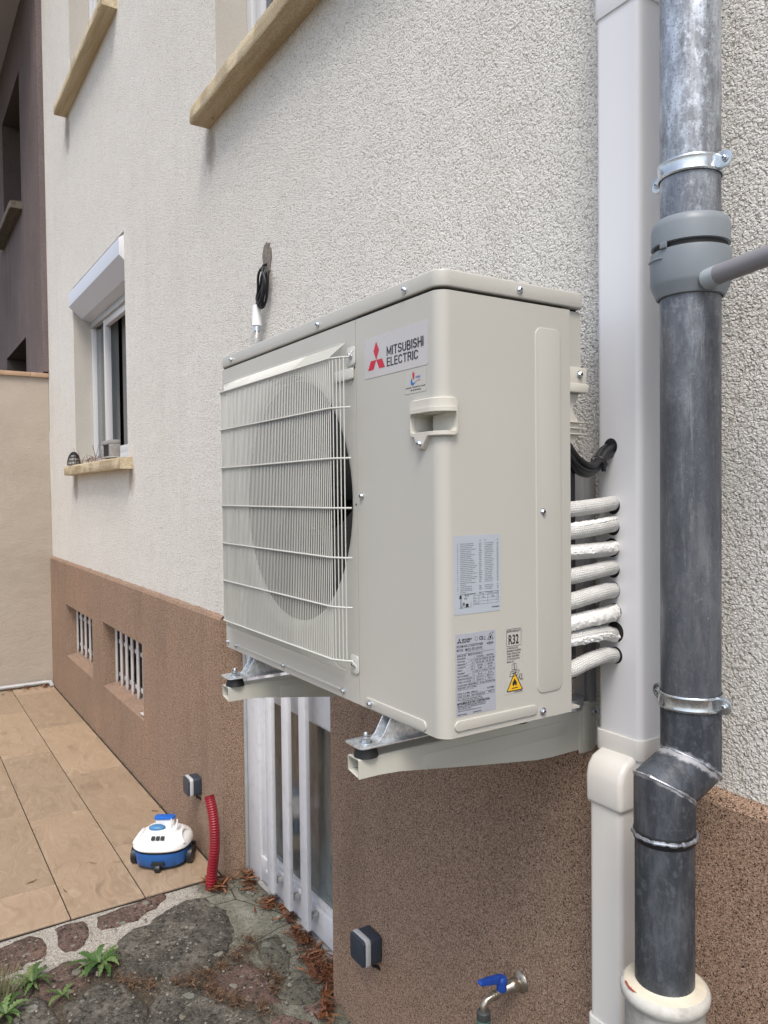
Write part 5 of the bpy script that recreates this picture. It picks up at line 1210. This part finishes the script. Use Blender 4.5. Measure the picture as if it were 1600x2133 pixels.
b = MB(); c_ = rp(.005, .118, .018); b.lathe(c_, [(.012, -.014), (.018, -.012), (.018, .012), (.012, .014)], 24, RX); b.prism([(-.030, .028), (-.022, .048), (.030, .048), (.038, .028)], lambda u, v, d: rp(u, .108+d, v), 0, .013); b.build('front_roller', 'black', PR, .002)

# ================================================================== RED CONDUIT
b = MB(); C = [Vector(c) for c in ((-1.343, -.106, -.03), (-1.325, -.104, .07), (-1.295, -.102, .18), (-1.288, -.102, .27), (-1.305, -.104, .35), (-1.332, -.110, .415))]; P = []
for k in range(len(C)-1):
    for q in range(40):
        t_ = q/40; p0, p1, p2, p3 = C[max(0, k-1)], C[k], C[k+1], C[min(len(C)-1, k+2)]
        P.append(.5*((2*p1)+(p2-p0)*t_+(2*p0-5*p1+4*p2-p3)*t_*t_+(3*p1-p0-3*p2+p3)*t_**3))
b.tube(P, [.0225+.0017*math.cos(k*2*math.pi/5) for k in range(len(P))], 24, False)
b.mi = 1; b.tube(P, .0198, 20, False)
RCn = b.build('corrugated_conduit', ['red', 'dark'], None, smooth=70); tag(RCn, 'upright dark red corrugated conduit with open top at the plinth corner', 'conduit')

# ================================================================== LITTER AND PLANTS
def leaf_pile(name, spots, seed, label, n_per=46, spread=.05, L0=.040, mat='deadleaf', hmax=.02, wid=.0030):
    b = MB(); rs = random.Random(seed)
    for sx, sy, amt, sp in spots:
        for k in range(int(n_per*amt)):
            a = rs.random()*6.283; rr_ = abs(rs.gauss(0, 1))*sp
            x, y = sx+math.cos(a)*rr_*1.3, sy+math.sin(a)*rr_*.8
            y = min(y, .088 if x > -1.40 and x < -.37 else -.026)
            if x > -.37: y = min(y, -.026)
            z = .004+abs(rs.gauss(0, .5))*hmax*math.exp(-rr_/sp*.7)
            h = rs.random()*6.283; L_ = L0*(.6+.9*rs.random()); w_ = wid*(.7+.8*rs.random()); tl = rs.gauss(0, .32); cv = rs.gauss(0, .3)
            d = Vector((math.cos(h)*math.cos(tl), math.sin(h)*math.cos(tl), math.sin(tl))); sd_ = Vector((-math.sin(h), math.cos(h), rs.gauss(0, .5))).normalized()
            b.tint = rs.random(); vs = []; m = 4
            for i in range(m+1):
                t_ = i/m; ww = w_*math.sin(math.pi*(.08+.86*t_)); p = Vector((x, y, max(.003, z)))+d*L_*(t_-.5)+sd_*(cv*L_*(t_-.5)**2*1.5)+Vector((0, 0, .25*L_*(t_-.5)**2))
                p.z = max(p.z, .003); vs += [p-sd_*ww+Vector((0, 0, ww*.5)), p, p+sd_*ww+Vector((0, 0, ww*.5))]
            b.add(vs, [(3*i+q, 3*i+q+1, 3*i+q+4, 3*i+q+3) for i in range(m) for q in (0, 1)])
    o = b.build(name, mat, None, smooth=60); tag(o, label, 'leaves' if mat == 'deadleaf' else 'debris', kind='stuff'); return o
leaf_pile('leaf_litter', [(-1.33, .06, 1.1, .035), (-1.26, .05, .8, .03), (-1.06, .05, 1.6, .035), (-.98, .08, .6, .02), (-.90, .075, .9, .03), (-.79, .05, 1.5, .03), (-.72, .05, 1.7, .03), (-.62, .03, 1.6, .035), (-.55, .02, 2.6, .045), (-.49, .035, 2.6, .035), (-.43, .02, 2.0, .025), (-.40, -.03, .8, .02)], 4, 'rusty brown dead leaves piled along the foot of the white cellar door')
leaf_pile('leaf_litter', [(-1.36, -.10, 1.6, .030), (-1.31, -.085, 1.6, .025), (-1.40, -.075, .6, .02), (-1.33, -.04, .6, .03)], 5, 'rusty dead leaves gathered around the foot of the red conduit')
leaf_pile('leaf_litter', [(-.30, -.09, .8, .02), (-.34, -.06, .7, .015)], 6, 'few dead leaves in the corner at the foot of the brown plinth, bottom edge')
leaf_pile('leaf_litter', [(-5.66, -.10, .9, .04), (-5.66, -.25, .6, .05), (-5.68, -.40, .4, .06)], 8, 'scattered dead leaves in the far corner of the terrace by the grey pipe')
leaf_pile('crack_debris', [(-.852, -.126, 3, .03), (-.80, -.16, 3, .03), (-.784, -.21, 3, .025), (-.75, -.28, 3, .028), (-.743, -.341, 3, .028), (-.738, -.40, 3, .028), (-.76, -.45, 2, .03), (-.799, -.53, 3, .03), (-.834, -.585, 3, .03), (-.88, -.61, 2, .03), (-.66, -.36, 3, .025), (-.607, -.345, 3, .025), (-.54, -.31, 3, .025), (-.46, -.245, 2.5, .025), (-.625, -.15, 3, .022), (-.568, -.14, 3, .02), (-.53, -.17, 2, .02), (-1.0, -.62, 2, .03)], 14,
          'fine brown needle debris filling the cracks between the dark flagstones', 60, .03, .016, 'debris', .004, .0011)
leaf_pile('joint_debris', [(-1.5-.21*i, -.030, .5, .012) for i in range(20)], 31, 'thin line of brown debris lying in the joint between terrace tiles and plinth', 26, .02, .014, 'debris', .003, .0011)
for k, (x, y, a, L_, lb) in enumerate(((-1.86, -.50, .6, .05, 'small curled brown leaf stem on the tiles nearest the cleaner'), (-1.83, -.77, 1.9, .055, 'dry brown leaf lying beside the tile joint nearer the bottom left'), (-1.66, -.66, .2, .05, 'thin dry twig lying on the front row of terrace tiles'), (-1.80, -.39, 1.25, .055, 'short dark stick on the tile joint in front of the cleaner'), (-2.30, -.075, .9, .045, 'orange dead leaf against the plinth foot beyond the cleaner'))):
    b = MB(); d = Vector((math.cos(a), math.sin(a), 0)); s_ = Vector((-d.y, d.x, 0)); p = Vector((x, y, .003)); vs = []; w_ = .004 if k in (1, 4) else .0016; b.tint = .6 if k in (1, 4) else .1
    for i in range(7):
        t_ = i/6; ww = w_*math.sin(math.pi*(.1+.8*t_)); c_ = p+d*L_*(t_-.5)+s_*(.25*L_*(t_-.5)**2)+Vector((0, 0, .10*L_*(t_-.5)**2+.0015)); vs += [c_-s_*ww+Vector((0, 0, .001)), c_+Vector((0, 0, .0005)), c_+s_*ww+Vector((0, 0, .001))]
    b.add(vs, [(3*i+q, 3*i+q+1, 3*i+q+4, 3*i+q+3) for i in range(6) for q in (0, 1)]); o = b.build('dead_leaf', 'deadleaf', None); tag(o, lb, 'leaf', 'single dead leaves on the terrace')
def weed(x, y, n, L_, seed, label, az0=0, az1=6.283):
    root = thing('weed', label, 'weed', (x, y, 0), 'green weeds between the flagstones'); rs = random.Random(seed)
    for k in range(n):
        b = MB(); b.tint = rs.random(); a = az0+(az1-az0)*(k+rs.random()*.7)/n; l_ = L_*(.55+.6*rs.random()); el = R(18+45*rs.random()); m = 16; vs = []
        d = Vector((math.cos(a), math.sin(a), 0)); s_ = Vector((-d.y, d.x, 0)); ph = rs.random()*3; tw_ = rs.gauss(0, .25)
        for i in range(m+1):
            t_ = i/m; rr_ = l_*t_; hz = l_*(math.sin(el)*t_-.62*math.sin(el)*t_*t_*1.35)+.004
            w_ = l_*.125*(math.sin(math.pi*min(1, .06+t_**.75*.93))**.9)*(.55+.45*t_)*(1+.42*math.cos(i*math.pi*.9+ph)) if t_ < .99 else .0006
            c_ = Vector((x, y, 0))+d*rr_*math.cos(el*.6)+s_*l_*.12*math.sin(t_*3+ph)*t_+Vector((0, 0, max(.004, hz)))
            tlt = Vector((0, 0, tw_*w_))
            vs += [c_-s_*w_+Vector((0, 0, w_*.35))-tlt, c_, c_+s_*w_+Vector((0, 0, w_*.35))+tlt]
        b.add(vs, [(3*i+q, 3*i+q+1, 3*i+q+4, 3*i+q+3) for i in range(m) for q in (0, 1)]); b.build('leaf', 'leaf', root, smooth=50)
weed(-1.02, -.655, 17, .125, 1, 'largest dandelion weed, rosette in the joint beside the big flagstone')
weed(-1.04, -.885, 13, .105, 2, 'leafy weed rosette on the reddish stone, left of the largest weed')
weed(-.905, -.805, 6, .075, 3, 'small low weed with few leaves between the two bigger rosettes')
weed(-.905, -.985, 14, .105, 4, 'weed rosette at the bottom left corner beside the grass tuft')
b = MB(); rs = random.Random(12)
for k in range(170):
    a = rs.random()*6.283; rr_ = abs(rs.gauss(0, .045)); x, y = -1.05+math.cos(a)*rr_*1.2, -.975+math.sin(a)*rr_; h_ = .025+.045*rs.random(); l_ = rs.gauss(0, .4); m_ = rs.gauss(0, .4); b.tint = rs.random()
    w_ = .0011; vs = []
    for i in range(4): t_ = i/3; c_ = Vector((x+l_*h_*t_*t_, y+m_*h_*t_*t_, h_*t_)); vs += [c_-Vector((w_*(1-t_*.8), w_*.5, 0)), c_+Vector((w_*(1-t_*.8), w_*.5, 0))]
    b.add(vs, [(2*i, 2*i+1, 2*i+3, 2*i+2) for i in range(3)])
gt = b.build('grass_tuft', mk_tinted('dry_grass', [(0, (.06, .10, .03)), (.5, (.16, .15, .07)), (1, (.26, .21, .12))]), None, smooth=0); tag(gt, 'tuft of mixed green and straw coloured grass at the left bottom edge', 'grass', kind='stuff')
b = MB(); rs = random.Random(21)
for k in range(200):
    x = rs.uniform(-1.38, -.3); y = rs.uniform(-1.0, .05); r_ = rs.uniform(.0015, .0055) if rs.random() < .85 else rs.uniform(.005, .009)
    n = 6; vs = []; zt_ = .004+r_*.6
    for i, (q_, z_) in enumerate(((1, 0), (.8, .6), (.3, 1))):
        for j in range(n): a = 6.283*j/n; w_ = 1+.3*rs.random(); vs.append((x+math.cos(a)*r_*q_*w_, y+math.sin(a)*r_*q_*w_, .002+z_*r_))
    b.add(vs, [(i*n+j, i*n+(j+1) % n, (i+1)*n+(j+1) % n, (i+1)*n+j) for i in range(2) for j in range(n)]+[list(range(2*n, 3*n))])
gv = b.build('loose_gravel', simple('gravel', (.19, .175, .15), .9, 0, .5, 60), None); tag(gv, 'loose pale grit scattered over the flagstones', 'gravel', kind='stuff')
